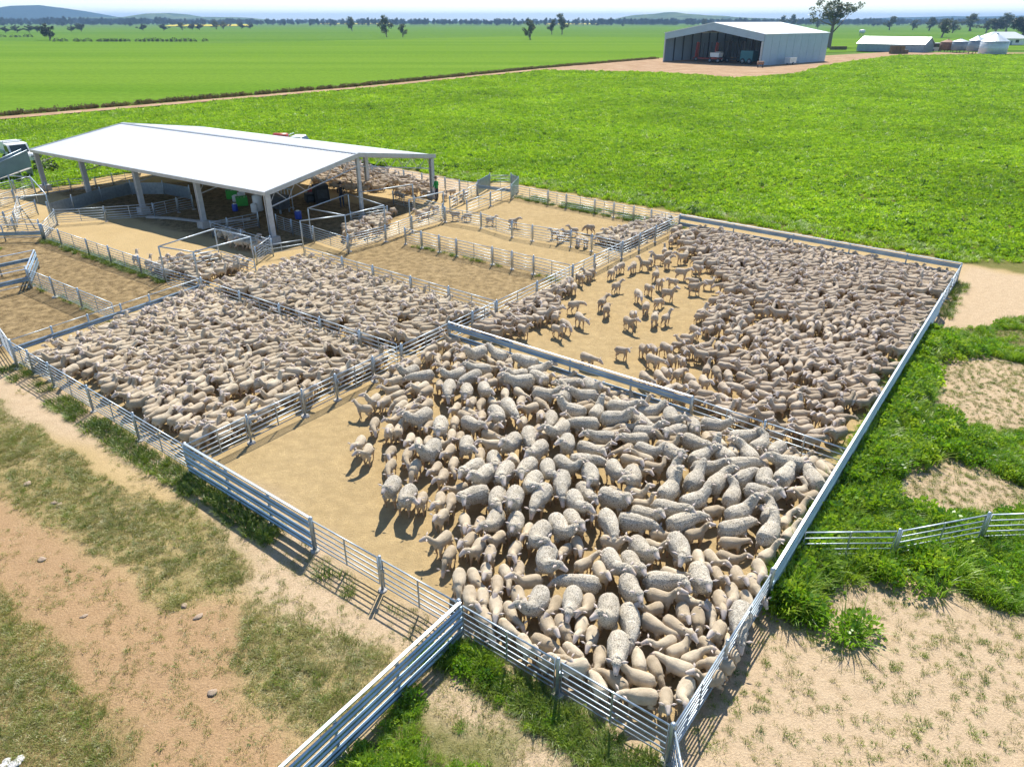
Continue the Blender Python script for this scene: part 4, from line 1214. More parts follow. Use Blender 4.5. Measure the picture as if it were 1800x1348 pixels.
DISC = dict(ewe=((-.26, -.09, .09, .28), .235), lamb=((-.19, -.06, .07, .21), .150))
def pack(poly, agents, iters=60, wall=.12, seed=0):
    """push crowded animals apart inside a pen; fixed ones barely move"""
    n_ = len(agents)
    P = np.array([[a['x'], a['y']] for a in agents]); T = np.array([a['a'] for a in agents])
    W = np.array([.25 if a.get('fix') else 1.0 for a in agents])
    O = np.array([DISC['ewe' if a['kind'] == 'ewe' else 'lamb'][0] for a in agents]) * np.array([a['s'] for a in agents])[:, None]
    Rr = np.array([DISC['ewe' if a['kind'] == 'ewe' else 'lamb'][1] for a in agents]) * np.array([a['s'] for a in agents])
    E0 = poly; E1 = np.roll(poly, -1, 0)
    for it in range(iters):
        if it % 8 == 0:
            D = np.hypot(P[:, None, 0] - P[None, :, 0], P[:, None, 1] - P[None, :, 1])
            I, J = np.where(np.triu(D < 1.7, 1))
        C = P[:, None, :] + O[:, :, None] * np.stack([np.cos(T), np.sin(T)], 1)[:, None, :]
        dP = np.zeros_like(P); dT = np.zeros(n_); cnt = np.ones(n_)
        for k in range(4):
            for l in range(4):
                d_ = C[I, k] - C[J, l]; ds = np.hypot(d_[:, 0], d_[:, 1]) + 1e-6
                ov = Rr[I] + Rr[J] - ds; m_ = ov > 0
                if not m_.any(): continue
                i, j = I[m_], J[m_]; f = d_[m_] / ds[m_, None] * ov[m_, None]
                wi = (W[i] / (W[i] + W[j]))[:, None]
                np.add.at(dP, i, f * wi); np.add.at(dP, j, -f * (1 - wi)); np.add.at(cnt, i, .6); np.add.at(cnt, j, .6)
                ci, si = np.cos(T[i]), np.sin(T[i]); cj, sj = np.cos(T[j]), np.sin(T[j])
                np.add.at(dT, i, O[i, k] * (ci * f[:, 1] - si * f[:, 0]) * wi[:, 0] * 6)
                np.add.at(dT, j, -O[j, l] * (cj * f[:, 1] - sj * f[:, 0]) * (1 - wi[:, 0]) * 6)
        P = P + np.clip(dP / cnt[:, None] * 1.1, -.12, .12); T = T + np.clip(dT / cnt, -.08, .08)
        # keep heads, bodies and rumps inside the fence
        for k in (0, 1, 3):
            C = P + O[:, k][:, None] * np.stack([np.cos(T), np.sin(T)], 1)
            for a, b2 in zip(E0, E1):
                d_ = b2 - a; L_ = np.hypot(*d_); nn = np.array([d_[1], -d_[0]]) / L_
                s_ = (C - a) @ nn; t = ((C - a) @ d_) / L_ ** 2
                push = np.clip(s_ + wall + Rr * .8, 0, .5) * ((t > -.02) & (t < 1.02)) * (s_ < .9)
                P -= nn[None, :] * push[:, None] * .6
    # last: nobody, nor his nose, through the rails
    for it in range(6):
        for off_ in (-.30, 0.0, .46):
            sc_ = np.array([a['s'] * (1.25 if a['kind'] == 'ewe' else 1.0) for a in agents])
            C = P + (off_ * sc_)[:, None] * np.stack([np.cos(T), np.sin(T)], 1)
            rad_ = .10 if off_ else .17
            for a, b2 in zip(E0, E1):
                d_ = b2 - a; L_ = np.hypot(*d_); nn = np.array([d_[1], -d_[0]]) / L_
                s_ = (C - a) @ nn; t = ((C - a) @ d_) / L_ ** 2
                push = np.clip(s_ + rad_ * sc_, 0, .8) * ((t > -.03) & (t < 1.03)) * (s_ < 1.2)
                P -= nn[None, :] * push[:, None]
    for a, p, t in zip(agents, P, T): a['x'], a['y'], a['a'] = float(p[0]), float(p[1]), float(t)
    ok = inside(P[:, 0], P[:, 1], poly)        # whoever found no room was never in this pen
    return [a for a, k in zip(agents, ok) if k]

def ccw(poly):
    A = 0
    for i in range(len(poly)): A += poly[i - 1][0] * poly[i][1] - poly[i][0] * poly[i - 1][1]
    return poly if A > 0 else poly[::-1]

def fill(poly, n_, kind, pen, head, seed, avoid=(), smin=.86, smax=1.1, spread=.5, flip=.4):
    r = np.random.default_rng(seed); out = []
    x0, y0 = poly.min(0); x1, y1 = poly.max(0)
    while len(out) < n_:
        x_, y_ = r.uniform(x0, x1), r.uniform(y0, y1)
        if not inside(np.array([x_]), np.array([y_]), poly)[0]: continue
        ok = True
        for a in avoid:
            dx, dy = x_ - a['x'], y_ - a['y']; c, s_ = math.cos(a['a']), math.sin(a['a'])
            lx, ly = dx * c + dy * s_, -dx * s_ + dy * c
            if abs(lx) < .62 and abs(ly) < .30: ok = False; break
        if not ok: continue
        g_ = head(x_, y_) + (float(vnoise(x_, y_, 2.6, seed)) - .5) * 3.2 * spread + r.normal(0, .25)
        if r.random() < flip: g_ += math.pi
        out.append(dict(kind=kind, x=x_, y=y_, a=g_, s=float(r.uniform(smin, smax)), v=int(r.choice(12, p=[.13, .12, .12, .11, .09, .07, .07, .05, .06, .07, .05, .06])), pen=pen))
    return out

def hand(lst, kind, pen, z=.36, s=(.92, 1.08)):
    out = []
    for u, v, d_ in lst:
        p = at(u, v, z)
        out.append(dict(kind=kind, x=p.x, y=p.y, a=img_dir(u, v, d_, z), s=rnd.uniform(*s), v=rnd.choice([0, 0, 1, 2, 3, 3, 4, 7, 6, 9, 11]), pen=pen, fix=True, loose=True))
    return out

# --- ewe pen: loose lambs at the edge of the mob, the rest squeezed between the ewes
loose_A = hand(zoomed([(560,270,195),(860,170,185),(1560,180,260)], 250 + 300, 650 - 62, .2522)[:0]
  + zoomed([(85,630,175),(150,750,250),(255,800,255),(50,890,240),(310,545,200),(335,600,205),(350,640,215),(440,490,215),(480,500,210),(510,530,210),(410,860,250),(260,950,235),(380,970,250),(260,1040,240),(435,1060,240),(580,1060,235),(520,760,230),(720,640,235),(820,610,235),(530,220,205),(590,290,260),(400,300,215),(610,180,205),(700,150,190),(690,210,210),(780,220,195),(640,340,215),(710,740,255),(480,1280,250),(630,1290,265),(630,1120,250),(660,940,240),(1040,440,280),(1055,335,340),(1160,520,320),(1240,640,200),(890,610,240),(1310,700,265),(900,700,265),(1310,610,330),(700,1290,260)], 620, 560, .2522)
  + zoomed([(100,50,230),(110,220,220),(170,310,235),(280,240,225),(360,270,235),(380,110,250),(440,310,260),(520,180,215),(610,290,245),(250,500,265),(340,480,300),(420,440,270),(530,460,285),(640,430,270),(340,620,275),(490,560,265),(430,620,290),(640,650,280),(500,680,280),(700,550,205),(600,700,300),(430,780,290),(620,820,305),(840,830,280),(920,850,305),(1050,820,260),(1130,880,270),(860,680,225),(1110,670,260),(670,960,300),(830,980,330),(1000,1010,310),(870,1070,5),(980,1120,175),(1120,1160,130),(1180,1050,260),(1290,1190,150),(1480,1170,165),(1490,1050,100),(1100,370,25),(1040,240,290),(1250,440,280),(1290,230,340),(1260,250,20),(1590,250,340),(1650,620,340),(1560,690,200),(1600,830,325),(1740,830,320),(1660,930,215),(1590,1110,290),(1730,1100,160)], 750, 900, .2522)
  + zoomed([(860,690,165),(890,790,170),(900,870,175),(1070,900,265),(1200,830,240),(1230,890,235),(1390,650,165),(1360,720,200),(1250,600,20),(1170,560,25),(1390,540,310),(1350,330,260),(1160,290,280),(1430,290,290),(1470,250,290),(1120,30,340),(1620,210,290)], 900, 1008, .2522)
  + zoomed([(500,230,15),(650,670,340),(1010,640,35),(980,820,290),(900,960,290),(760,870,295),(690,890,290),(590,880,300),(670,1070,280),(370,700,280),(480,700,310),(330,440,10),(350,450,10),(150,830,340),(1200,340,65),(1220,440,55),(1320,230,55),(590,1180,300),(180,1200,300),(420,1230,275),(500,1150,290),(300,1100,330),(820,1100,300)], 1160, 860, .1855), 'lamb', 'A')
poly_A = ccw(wpoly([(680, 650), (792, 592), (1217, 722), (1488, 812), (1452, 870), (1352, 1015), (1302, 1150), (1186, 1290), (962, 1200), (815, 1078), (775, 1000), (770, 920), (668, 880), (640, 800), (650, 700)], .36))
fullA = ccw(wpoly([(338, 800), (789, 566), (1492, 787), (1359, 1001), (1310, 1141), (1186, 1273), (808, 1058)], PH))
def near_ewe_dir(x_, y_):
    e = min(EX, key=lambda q_: (q_['x'] - x_) ** 2 + (q_['y'] - y_) ** 2); return e['a']
keep = []
for a in loose_A:
    if all(math.hypot(a['x'] - b2['x'], a['y'] - b2['y']) > .24 for b2 in keep): keep.append(a)
loose_A = keep
extra_A = fill(poly_A, 112, 'lamb', 'A', near_ewe_dir, 301, EX + loose_A, flip=.15)
flock += pack(fullA, EX + loose_A + extra_A, 55)

# --- big pen of brown weaners: scattered ones by the divider, a dense mob at the far side
loose_B = hand(zoomed([(815,935,330),(880,915,150),(945,910,20),(720,985,260),(785,985,250),(765,1010,90),(815,1015,270),(700,1050,320),(450,1100,10),(520,1090,0),(575,1060,20),(600,1075,340),(560,1120,300),(610,1150,270),(495,1130,30),(430,1190,0),(510,1180,270),(335,1230,340),(285,1195,0),(830,1140,10),(680,1220,60),(870,1235,320),(575,1235,330),(715,1310,340),(770,1280,330),(475,1310,340),(240,1290,0),(1025,1120,40),(1055,1170,80),(1280,1070,320),(1350,1020,330),(1425,990,310),(1400,925,40),(1090,910,30),(1150,870,200),(1240,870,230),(1360,830,90),(1480,840,60),(1460,760,90),(1505,690,80),(1610,780,60),(1705,790,90),(1690,890,340),(1125,1005,20),(1330,1155,70),(1245,1215,310),(1390,1230,80),(1470,1225,30),(1210,1260,330),(1675,1320,330),(1590,680,90),(1530,620,20),(1560,600,200)], 800, 250, .2522)
  + zoomed([(370,70,350),(520,60,310),(590,60,320),(680,60,330),(820,80,320),(590,140,340),(720,130,320),(790,150,300),(530,260,320),(630,260,310),(690,230,320),(750,230,30),(850,280,320),(940,290,300),(770,335,330),(880,340,320),(960,200,70),(1030,230,300),(1110,260,290),(1085,340,310),(1110,180,350),(1220,100,350),(1210,170,0),(1220,255,340),(1250,390,320),(1350,390,340),(1080,410,330),(130,130,340),(1040,60,290),(1130,40,340)], 1000, 600, .2522), 'weaner', 'B')
poly_B = ccw(wpoly([(1185, 400), (1235, 404), (1400, 428), (1672, 474), (1640, 556), (1560, 690), (1492, 790), (1380, 765), (1262, 722), (1150, 690), (1215, 660), (1240, 610), (1245, 570), (1262, 525), (1275, 490), (1240, 455), (1200, 436)], .4))
fullB = ccw(wpoly([(789, 566), (1196, 377), (1691, 463), (1492, 787)], PH))
dense_B = fill(poly_B, 780, 'weaner', 'B', lambda x_, y_: .15, 302, loose_B, spread=.55, flip=.5)
strag_B = fill(ccw(wpoly([(1100, 470), (1190, 435), (1270, 480), (1265, 560), (1225, 640), (1130, 640), (1180, 560)], .4)), 22, 'weaner', 'B', lambda x_, y_: .1, 311, loose_B, flip=.4)
near_B = fill(ccw(wpoly([(800, 560), (880, 520), (960, 500), (1000, 540), (960, 600), (880, 590)], .4)), 26, 'weaner', 'B', lambda x_, y_: 0.0, 303, loose_B, flip=.3)
flock += pack(fullB, loose_B + dense_B + near_B + strag_B, 60)

# --- the two packed pens of pale lambs
poly_C = ccw(wpoly([(22, 600), (350, 492), (695, 605), (640, 640), (420, 745), (345, 770), (250, 715), (180, 650), (120, 650), (60, 625)], .5))
fullC = ccw(wpoly([(30, 604), (352, 488), (699, 603), (440, 737), (352, 766), (262, 722), (190, 676), (100, 640)], PH))
flock += pack(fullC, fill(poly_C, 510, 'lamb', 'C', lambda x_, y_: .55, 304, flip=.35, spread=.6), 60)
poly_D = ccw(wpoly([(352, 480), (400, 462), (530, 440), (600, 455), (700, 484), (800, 512), (868, 532), (700, 606)], .5))
fullD = ccw(wpoly([(352, 488), (448, 459), (534, 433), (872, 527), (788, 566), (699, 603)], PH))
flock += pack(fullD, fill(poly_D, 400, 'lamb', 'D', lambda x_, y_: .3, 305, flip=.4, spread=.6), 60)
# --- small mobs
def mob(px, n_, kind, pen, ang, seed, flip=.4, z=.45, spread=.5):
    pl = ccw(wpoly(px, z)); return pack(pl, fill(pl, n_, kind, pen, lambda x_, y_: ang, seed, flip=flip, spread=spread), 40, .05)
flock += mob([(1040, 416), (1100, 396), (1140, 382), (1190, 382), (1155, 403), (1096, 430)], 70, 'lamb', 'E', .4, 306)
flock += mob([(255, 470), (292, 444), (345, 440), (385, 448), (446, 462), (352, 492), (300, 482)], 52, 'lamb', 'F', .6, 307)
flock += mob([(372, 408), (410, 402), (470, 425), (452, 440), (400, 425)], 22, 'lamb', 'G', .3, 308)
flock += mob([(585, 402), (625, 388), (672, 372), (700, 378), (676, 402), (612, 420)], 34, 'lamb', 'H', .8, 309)
flock += mob([(545, 316), (560, 298), (622, 283), (700, 302), (768, 325), (752, 338), (690, 333), (600, 330)], 190, 'weaner', 'J', .1, 310, .45)
flock += hand([(800, 379, 185), (822, 380, 185), (862, 387, 0), (902, 391, 5), (975, 410, 185), (996, 412, 190), (1008, 406, 180), (1016, 423, 265), (1030, 425, 250), (1037, 402, 170), (985, 417, 200), (700, 341, 10), (706, 345, 170), (742, 337, 300), (782, 345, 20), (795, 338, 190), (800, 352, 200), (812, 345, 30), (818, 340, 200), (690, 372, 20), (735, 376, 200), (750, 372, 10), (765, 367, 190), (742, 378, 20), (240, 455, 40), (262, 462, 30)], 'weaner', 'L')

# ------------------------------------------------------------------ sheep as individuals, the far crowd as one mass
LAND = [(at(u, v, PH), nm) for u, v, nm in (
    (1186, 1273, 'the near corner post'), (962, 1180, 'the weedy fence joint'), (808, 1058, 'the tall corner post'), (1310, 1141, 'the shadow fence middle post'), (1359, 1001, 'the round-topped post'),
    (1426, 893, 'the long capped fence first post'), (1492, 787, 'the divider weedy end'), (1345, 740, 'the pipe divider middle'), (1217, 697, 'the board divider inner end'), (1110, 664, 'the board divider third post'),
    (1003, 631, 'the board divider middle'), (897, 599, 'the board divider second post'), (789, 566, 'the four-fence crossing'), (700, 603, 'the post below the crossing'), (651, 626, 'the paired posts below crossing'),
    (324, 779, 'the three-board fence start'), (234, 725, 'the post before three-board fence'), (155, 676, 'the third grassy post'), (444, 735, 'the bare corner paired posts'), (528, 684, 'the bare corner second post'))]
LAND += [(at(u, v, .4), nm) for u, v, nm in ((870, 800, 'the mob edge at bare dirt'), (980, 860, 'the ewes behind the mob edge'), (1100, 800, 'the heart of the ewe mob'), (1230, 820, 'the ewes below the pipe divider'), (1330, 900, 'the ewes beside the capped fence'),
    (900, 1000, 'behind the tall corner post'), (1010, 1000, 'the ewes above the weedy fence'), (1130, 1010, 'the middle of the near mob'), (1230, 1050, 'inside the shadow-casting fence'), (1090, 1150, 'the near-corner lone ewe'), (1080, 500, 'the big pen open ground'), (1000, 520, 'the ground by the diagonal fence'), (1180, 560, 'the weaner mob front'))]
ORD = ['first', 'second', 'third', 'fourth', 'fifth', 'sixth', 'seventh', 'eighth', 'ninth', 'tenth', 'eleventh', 'twelfth', 'thirteenth', 'fourteenth', 'fifteenth', 'sixteenth', 'seventeenth', 'eighteenth', 'nineteenth', 'twentieth'] + ['twenty-' + w for w in ('first', 'second', 'third', 'fourth', 'fifth', 'sixth', 'seventh', 'eighth', 'ninth')] + ['thirtieth'] + ['thirty-' + w for w in ('first', 'second', 'third', 'fourth', 'fifth', 'sixth', 'seventh', 'eighth', 'ninth')] + ['fortieth'] + ['forty-' + w for w in ('first', 'second', 'third', 'fourth', 'fifth', 'sixth')]
def shows(a):
    u, v = pix(a['x'], a['y'], .4); dd = math.hypot(a['x'], a['y'])
    if not (-15 < u < 1815 and -10 < v < 1365): return -1
    return (1.45 if a.get('loose') else 1.0) / dd
small = [a for a in flock if a['kind'] != 'ewe']
small.sort(key=shows, reverse=True)
single, crowd = small[:300], small[300:]
ewes = [a for a in flock if a['kind'] == 'ewe']
def facing(a):
    u0, v0 = pix(a['x'], a['y'], .4); u1, v1 = pix(a['x'] + .3 * math.cos(a['a']), a['y'] + .3 * math.sin(a['a']), .4)
    d_ = math.degrees(math.atan2(v0 - v1, u1 - u0)) % 360
    return 'facing away' if 50 < d_ < 130 else ('facing weeds' if d_ <= 50 or d_ >= 310 else ('facing camera' if d_ > 230 else 'facing shed'))
buckets = {}
for a in single + ewes:
    k = min(range(len(LAND)), key=lambda i: (LAND[i][0].x - a['x']) ** 2 + (LAND[i][0].y - a['y']) ** 2)
    a['lm'] = k; a['ld'] = math.hypot(LAND[k][0].x - a['x'], LAND[k][0].y - a['y'])
    buckets.setdefault((a['kind'], k), []).append(a)
NOUN = dict(ewe='woolly ewe', lamb='pale shorn lamb', weaner='brown shorn weaner')
GRP = dict(ewe='woolly ewes in the near pen', lamb='pale lambs in the yards', weaner='brown weaners in the big pen')
for (kind, k), lst in buckets.items():
    lst.sort(key=lambda a: a['ld'])
    for i, a in enumerate(lst):
        o_ = place({'ewe': 'ewe', 'lamb': 'lamb', 'weaner': 'weaner_sheep'}[kind], {'ewe': EWE, 'lamb': LAMB, 'weaner': WEANER}[kind][a['v'] % (len(EWE) if kind == 'ewe' else 12)],
                   None, (a['x'], a['y'], -.005), a['a'], (a['s'],) * 3)
        cnt_ = '' if len(lst) == 1 else f", {ORD[min(i, len(ORD) - 1)]} out"
        tag(o_, f"{NOUN[kind]} {facing(a)}{cnt_} from {LAND[k][1]}", 'sheep', GRP[kind])
flock_src = source_collection('flock_sources', [src('flock_%02d' % i, m_) for i, m_ in enumerate(LAMB + WEANER)])
scatter('sheep_flock', [(a['x'], a['y'], -.005) for a in crowd], [(0, 0, a['a']) for a in crowd], [a['s'] for a in crowd], [(a['v'] % 12) + (12 if a['kind'] == 'weaner' else 0) for a in crowd], flock_src, 'rest of the shorn flock packed in the pens farther off')
print('sheep', len(flock), 'single', len(single), 'crowd', len(crowd))

# ------------------------------------------------------------------ people
def person(label, p, rz, shirt, hat, arms):
    b = MB()
    for s_ in (-1, 1):
        b.tube([(0, s_ * .095, .92), (.02 * s_, s_ * .105, .50), (-.02 * s_, s_ * .11, .09), (-.02 * s_ + .02, s_ * .11, .045)], [.095, .066, .045, .05], 10)
        b.tube([(-.02 * s_ - .04, s_ * .11, .045), (-.02 * s_ + .17, s_ * .12, .04)], [.048, .04], 8)
        sh = Vector((0, s_ * .19, 1.40)); el, ha = [Vector(q_) for q_ in arms]
        el = Vector((el.x, el.y * s_, el.z)); ha = Vector((ha.x, ha.y * s_, ha.z))
        b.tube([sh, el, ha], [.062, .046, .034], 9)
        hd_ = (ha - el).normalized()
        b.tube([ha, ha + hd_ * .09], [(.042, .022), (.036, .018)], 8)
        for k in range(4):
            o_ = Vector((0, (k - 1.5) * .019, 0)); l = (.075, .085, .08, .062)[k]
            b.tube([ha + hd_ * .08 + o_, ha + hd_ * (.08 + l * .6) + o_, ha + hd_ * (.08 + l) + o_ + Vector((.008, 0, -.012))], [.009, .009, .008], 6)
        b.tube([ha + hd_ * .03, ha + hd_ * .07 + Vector((.03, -s_ * .03, 0)), ha + hd_ * .11 + Vector((.04, -s_ * .035, 0))], [.012, .011, .009], 6)
    b.tube([(0, 0, .86), (0, 0, .98), (0, 0, 1.18), (0, 0, 1.36), (0, 0, 1.46)], [(.15, .11), (.155, .12), (.16, .12), (.20, .12), (.11, .08)], 14)
    b.tube([(0, 0, 1.42), (.01, 0, 1.56)], [.058, .052], 10)
    b.ell((.02, 0, 1.65), (.098, .078, .122), 0, 14, 10)
    b.tube([(.105, 0, 1.66), (.135, 0, 1.625)], [.014, .018], 6)
    for s_ in (-1, 1): b.ell((.01, s_ * .08, 1.65), (.02, .012, .032), 0, 8, 6)
    me = grow(b, .0115, 3, 5000, 'body')
    def cl(q_):
        if q_.z < .10: return 4
        if q_.z < .93 and abs(q_.y) < .2 and not (abs(q_.y) > .17 and q_.z > .75): return 2
        if q_.z > 1.73 or (q_.z > 1.62 and q_.x < -.03): return 3
        if q_.z > 1.49: return 1
        if abs(q_.y) > .17 and q_.z < 1.06: return 1
        return 0
    finish(me, [shirt, M['skin'], M['trousers'], M['hat'], M['black']], cl)
    root = tag(empty('person', p, rz), label, 'person')
    place('body', me, root)
    MB().tube([(.02, 0, 1.715), (.02, 0, 1.725), (.02, 0, 1.735), (.02, 0, 1.82), (.02, 0, 1.84)], [.19, .195, .105, .095, .05], 16).build('hat', hat, root)
    return root
person('person in a green shirt and dark trousers standing behind the shed end column', base(768, 352, 0), R(150), M['shirt_green'], M['hat'], [(.03, .30, 1.12), (.20, .24, .98)])
person('person in black clothes and hat working in the shade of the shed', base(602, 364, 0), R(-70), M['shirt_dark'], M['shirt_dark'], [(.06, .27, 1.13), (.28, .16, 1.05)])

# ------------------------------------------------------------------ vehicles
def wheel(root, x_, y_, r_=.38, w_=.24):
    t = MB().tube([(x_, y_ - w_ / 2, r_), (x_, y_ - w_ / 2 + .03, r_), (x_, y_ + w_ / 2 - .03, r_), (x_, y_ + w_ / 2, r_)], [r_ * .88, r_, r_, r_ * .88], 16).build('tyre', M['black'], root)
    MB().tube([(x_, y_ - w_ / 2 - .012, r_), (x_, y_ + w_ / 2 + .012, r_)], r_ * .55, 12).build('rim', M['galv_dull'], t)
def ute(label, p, rz, body, load):
    root = tag(empty('utility_truck', p, rz), label, 'truck')
    prof = [(-.1, .45), (-.1, 1.02), (.35, 1.08), (.48, 1.80), (.62, 1.86), (1.75, 1.86), (1.85, 1.80), (1.88, .45)]  # cab seen from the side, nose at low x
    MB().prism([(-a, b) for a, b in [(-1.25, .45), (-1.28, .80), (-1.15, 1.0), (-.1, 1.07), (.38, 1.78), (.5, 1.84), (1.45, 1.84), (1.55, 1.75), (1.58, .45)]], -.86, .86, 0, 'y').build('cab', body, root)
    ws = MB().add([(-.16 + .02, -.74, 1.12), (-.14, .74, 1.12), (-.44, .68, 1.70), (-.44, -.68, 1.70)], [(0, 1, 2, 3)])
    for q_ in ws.v: pass
    MB().add([(.10 + .06, -.72, 1.13), (.16, .72, 1.13), (-.30 + .02, .68, 1.74), (-.28, -.68, 1.74), (.12, -.72, 1.11), (.12, .72, 1.11), (-.34, .68, 1.74), (-.34, -.68, 1.74)],
             [(0, 1, 2, 3), (7, 6, 5, 4), (0, 3, 7, 4), (1, 5, 6, 2)]).build('windscreen', M['glass'], root)
    for s_ in (-1, 1):
        MB().prism([(-.05, 1.12), (-.36, 1.70), (-1.35, 1.70), (-1.40, 1.12)], s_ * .865, s_ * .875, 0, 'y').build('side_window', M['glass'], root)
        d_ = MB().box((-.75, s_ * .868, .80), (1.1, .012, .60)).build('door', body, root)
        MB().box((-1.15, s_ * .885, .98), (.14, .02, .035)).build('handle', M['black'], d_)
        MB().box((.05, s_ * .97, 1.15), (.08, .16, .2)).build('mirror', M['black'], root)
        MB().box((1.285, s_ * .62, .80), (.04, .3, .16)).build('headlight', M['glass'], root)
        wheel(root, .85, s_ * .80); wheel(root, -2.35, s_ * .80)
    MB().tube([(1.40, -.8, .5), (1.42, -.55, .62), (1.42, -.5, 1.1), (1.42, .5, 1.1), (1.42, .55, .62), (1.40, .8, .5)], .035, 7).build('bull_bar', M['galv'], root)
    MB().box((-2.75, 0, .88), (2.3, 1.85, .08)).build('tray', M['galv_board'], root)
    for s_ in (-1, 1): MB().box((-2.75, s_ * .92, 1.05), (2.3, .04, .26)).build('tray_side', M['galv_board'], root)
    MB().tube([(-1.66, -.8, .9), (-1.66, -.8, 2.0), (-1.66, .8, 2.0), (-1.66, .8, .9)], .04, 7).build('headboard', M['galv'], root)
    if load == 'tank':
        MB().tube([(-3.6, 0, 1.5), (-3.5, 0, 1.5), (-2.1, 0, 1.5), (-2.0, 0, 1.5)], [.3, .58, .58, .3], 16).build('tank', M['red'], root)
    if load == 'box':
        MB().box((-2.4, 0, 1.42), (1.4, 1.6, 1.0), top=(.94, .92)).build('canopy', M['white'], root)
    return root
ute('white farm truck with bull bar parked at the shed corner beside the ramp', base(42, 289, 0), R(-42), M['white'], 'box').scale = (1.02, 1.02, 1.02)
pv = at(522, 236, 2.0)
ute('truck with red tank on its tray, mostly hidden behind the shed roof', Vector((pv.x + 1.0, pv.y, 0)), R(-5), M['white'], 'tank')

# ------------------------------------------------------------------ machinery shed and farmstead
def solid(mb, name, mat, parent, loc=(0, 0, 0), rz=0.0): return mb.build(name, mat, parent, loc, rz)
mA, mB_, mC = base(1166, 108, 0), base(1337, 116, 0), base(1449, 101, 0)
fx_ = (mB_ - mA); Wm = fx_.length; fx_.normalize(); fy_ = Vector((-fx_.y, fx_.x, 0))
Lm = next(l for l in range(20, 120) if pix(*(mB_ + fy_ * l).to_2d(), 0)[0] > 1448)
ms = tag(empty('machinery_shed', mA, math.atan2(fx_.y, fx_.x)), 'big grey-blue machinery shed with open front and white roof beyond the crop', 'shed')
HE = height_to(mB_.x, mB_.y, 61.5); HRm = HE + Wm * .085
npan = 9
for k in range(npan):
    a = Lm * k / npan; b2 = Lm * (k + 1) / npan
    MB().box((Wm, (a + b2) / 2, HE / 2), (.25, b2 - a - .10, HE)).build('wall_panel', M['cladding'], ms)
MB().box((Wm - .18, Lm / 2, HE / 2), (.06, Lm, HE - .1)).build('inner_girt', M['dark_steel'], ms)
MB().box((0, Lm / 2, HE / 2), (.25, Lm, HE)).build('wall_panel', M['cladding'], ms)
MB().box((Wm * .33, Lm, HE / 2), (Wm * .66, .25, HE)).build('back_wall', M['tin_dark'], ms)
for a, b2 in ((0, Wm / 2), (Wm, Wm / 2)):
    s_ = -1 if a == 0 else 1
    MB().add([(a + s_ * .3, -.3, HE), (b2, -.3, HRm), (b2, Lm + .3, HRm), (a + s_ * .3, Lm + .3, HE), (a + s_ * .3, -.3, HE + .2), (b2, -.3, HRm + .2), (b2, Lm + .3, HRm + .2), (a + s_ * .3, Lm + .3, HE + .2)],
             [(0, 1, 2, 3), (7, 6, 5, 4), (0, 4, 5, 1), (1, 5, 6, 2), (2, 6, 7, 3), (3, 7, 4, 0)]).build('roof_slope', M['roofing'], ms)
MB().prism([(-.05, HE - 1.9), (Wm / 2, HRm - 2.1), (Wm + .05, HE - 1.9), (Wm + .05, HE - .02), (Wm / 2, HRm - .02), (-.05, HE - .02)], -.35, -.12, 0, 'y').build('gable_fascia', M['cladding'], ms)
for x_ in (.3, Wm * .5, Wm - .3):
    if x_ == Wm * .5: continue
    MB().box((x_, -.2, (HE - 1.9) / 2), (.5, .5, HE - 1.9)).build('column', M['shed_steel'], ms)
for k in range(1, 8):
    MB().box((.3, Lm * k / 8, HE / 2), (.3, .3, HE)).build('column', M['dark_steel'], ms)
    MB().box((Wm * .66 * k / 8, Lm - .35, HE / 2), (.3, .3, HE)).build('column', M['dark_steel'], ms)
def ms_pt(x_, y_): return mA + fx_ * x_ + fy_ * y_
ang_m = math.atan2(fx_.y, fx_.x)
def implement(label, x_, y_, mat, wide, tall, name='tillage_machine'):
    t = tag(empty(name, ms_pt(x_, y_), ang_m), label, 'machine')
    MB().box((0, 0, 1.0), (wide, 3, .3)).build('frame', mat, t)
    for k in range(7):
        xx = -wide / 2 + wide * k / 6
        MB().box((xx, 0, tall / 2 + .6), (.16, .3, tall - .4 - rnd.random())).build('tine_arm', M['dark_steel'], t)
    for s_ in (-1, 1):
        MB().prism([(-1.3, 1.2), (1.3, 1.2), (.9, tall), (-.6, tall + .4)], s_ * wide * .42 - .15, s_ * wide * .42 + .15, 0, 'x').build('folded_wing', mat, t)
        wheel(t, s_ * wide * .35, -1.4, .7, .4)
    return t
implement('red folded tillage machine inside the machinery shed opening', Wm * .30, 9, M['red'], 9, 5.6)
implement('dark tall cultivator folded up in the middle of the machinery shed', Wm * .64, 9, M['dark_steel'], 10, 6.4)
implement('black folded planter deep in the machinery shed behind the seeder', Wm * .48, 15, M['dark_steel'], 8, 6.0, 'planter')
implement('dark folded harrow standing behind the teal grain trailer', Wm * .78, 13, M['dark_steel'], 7, 5.8, 'harrow')
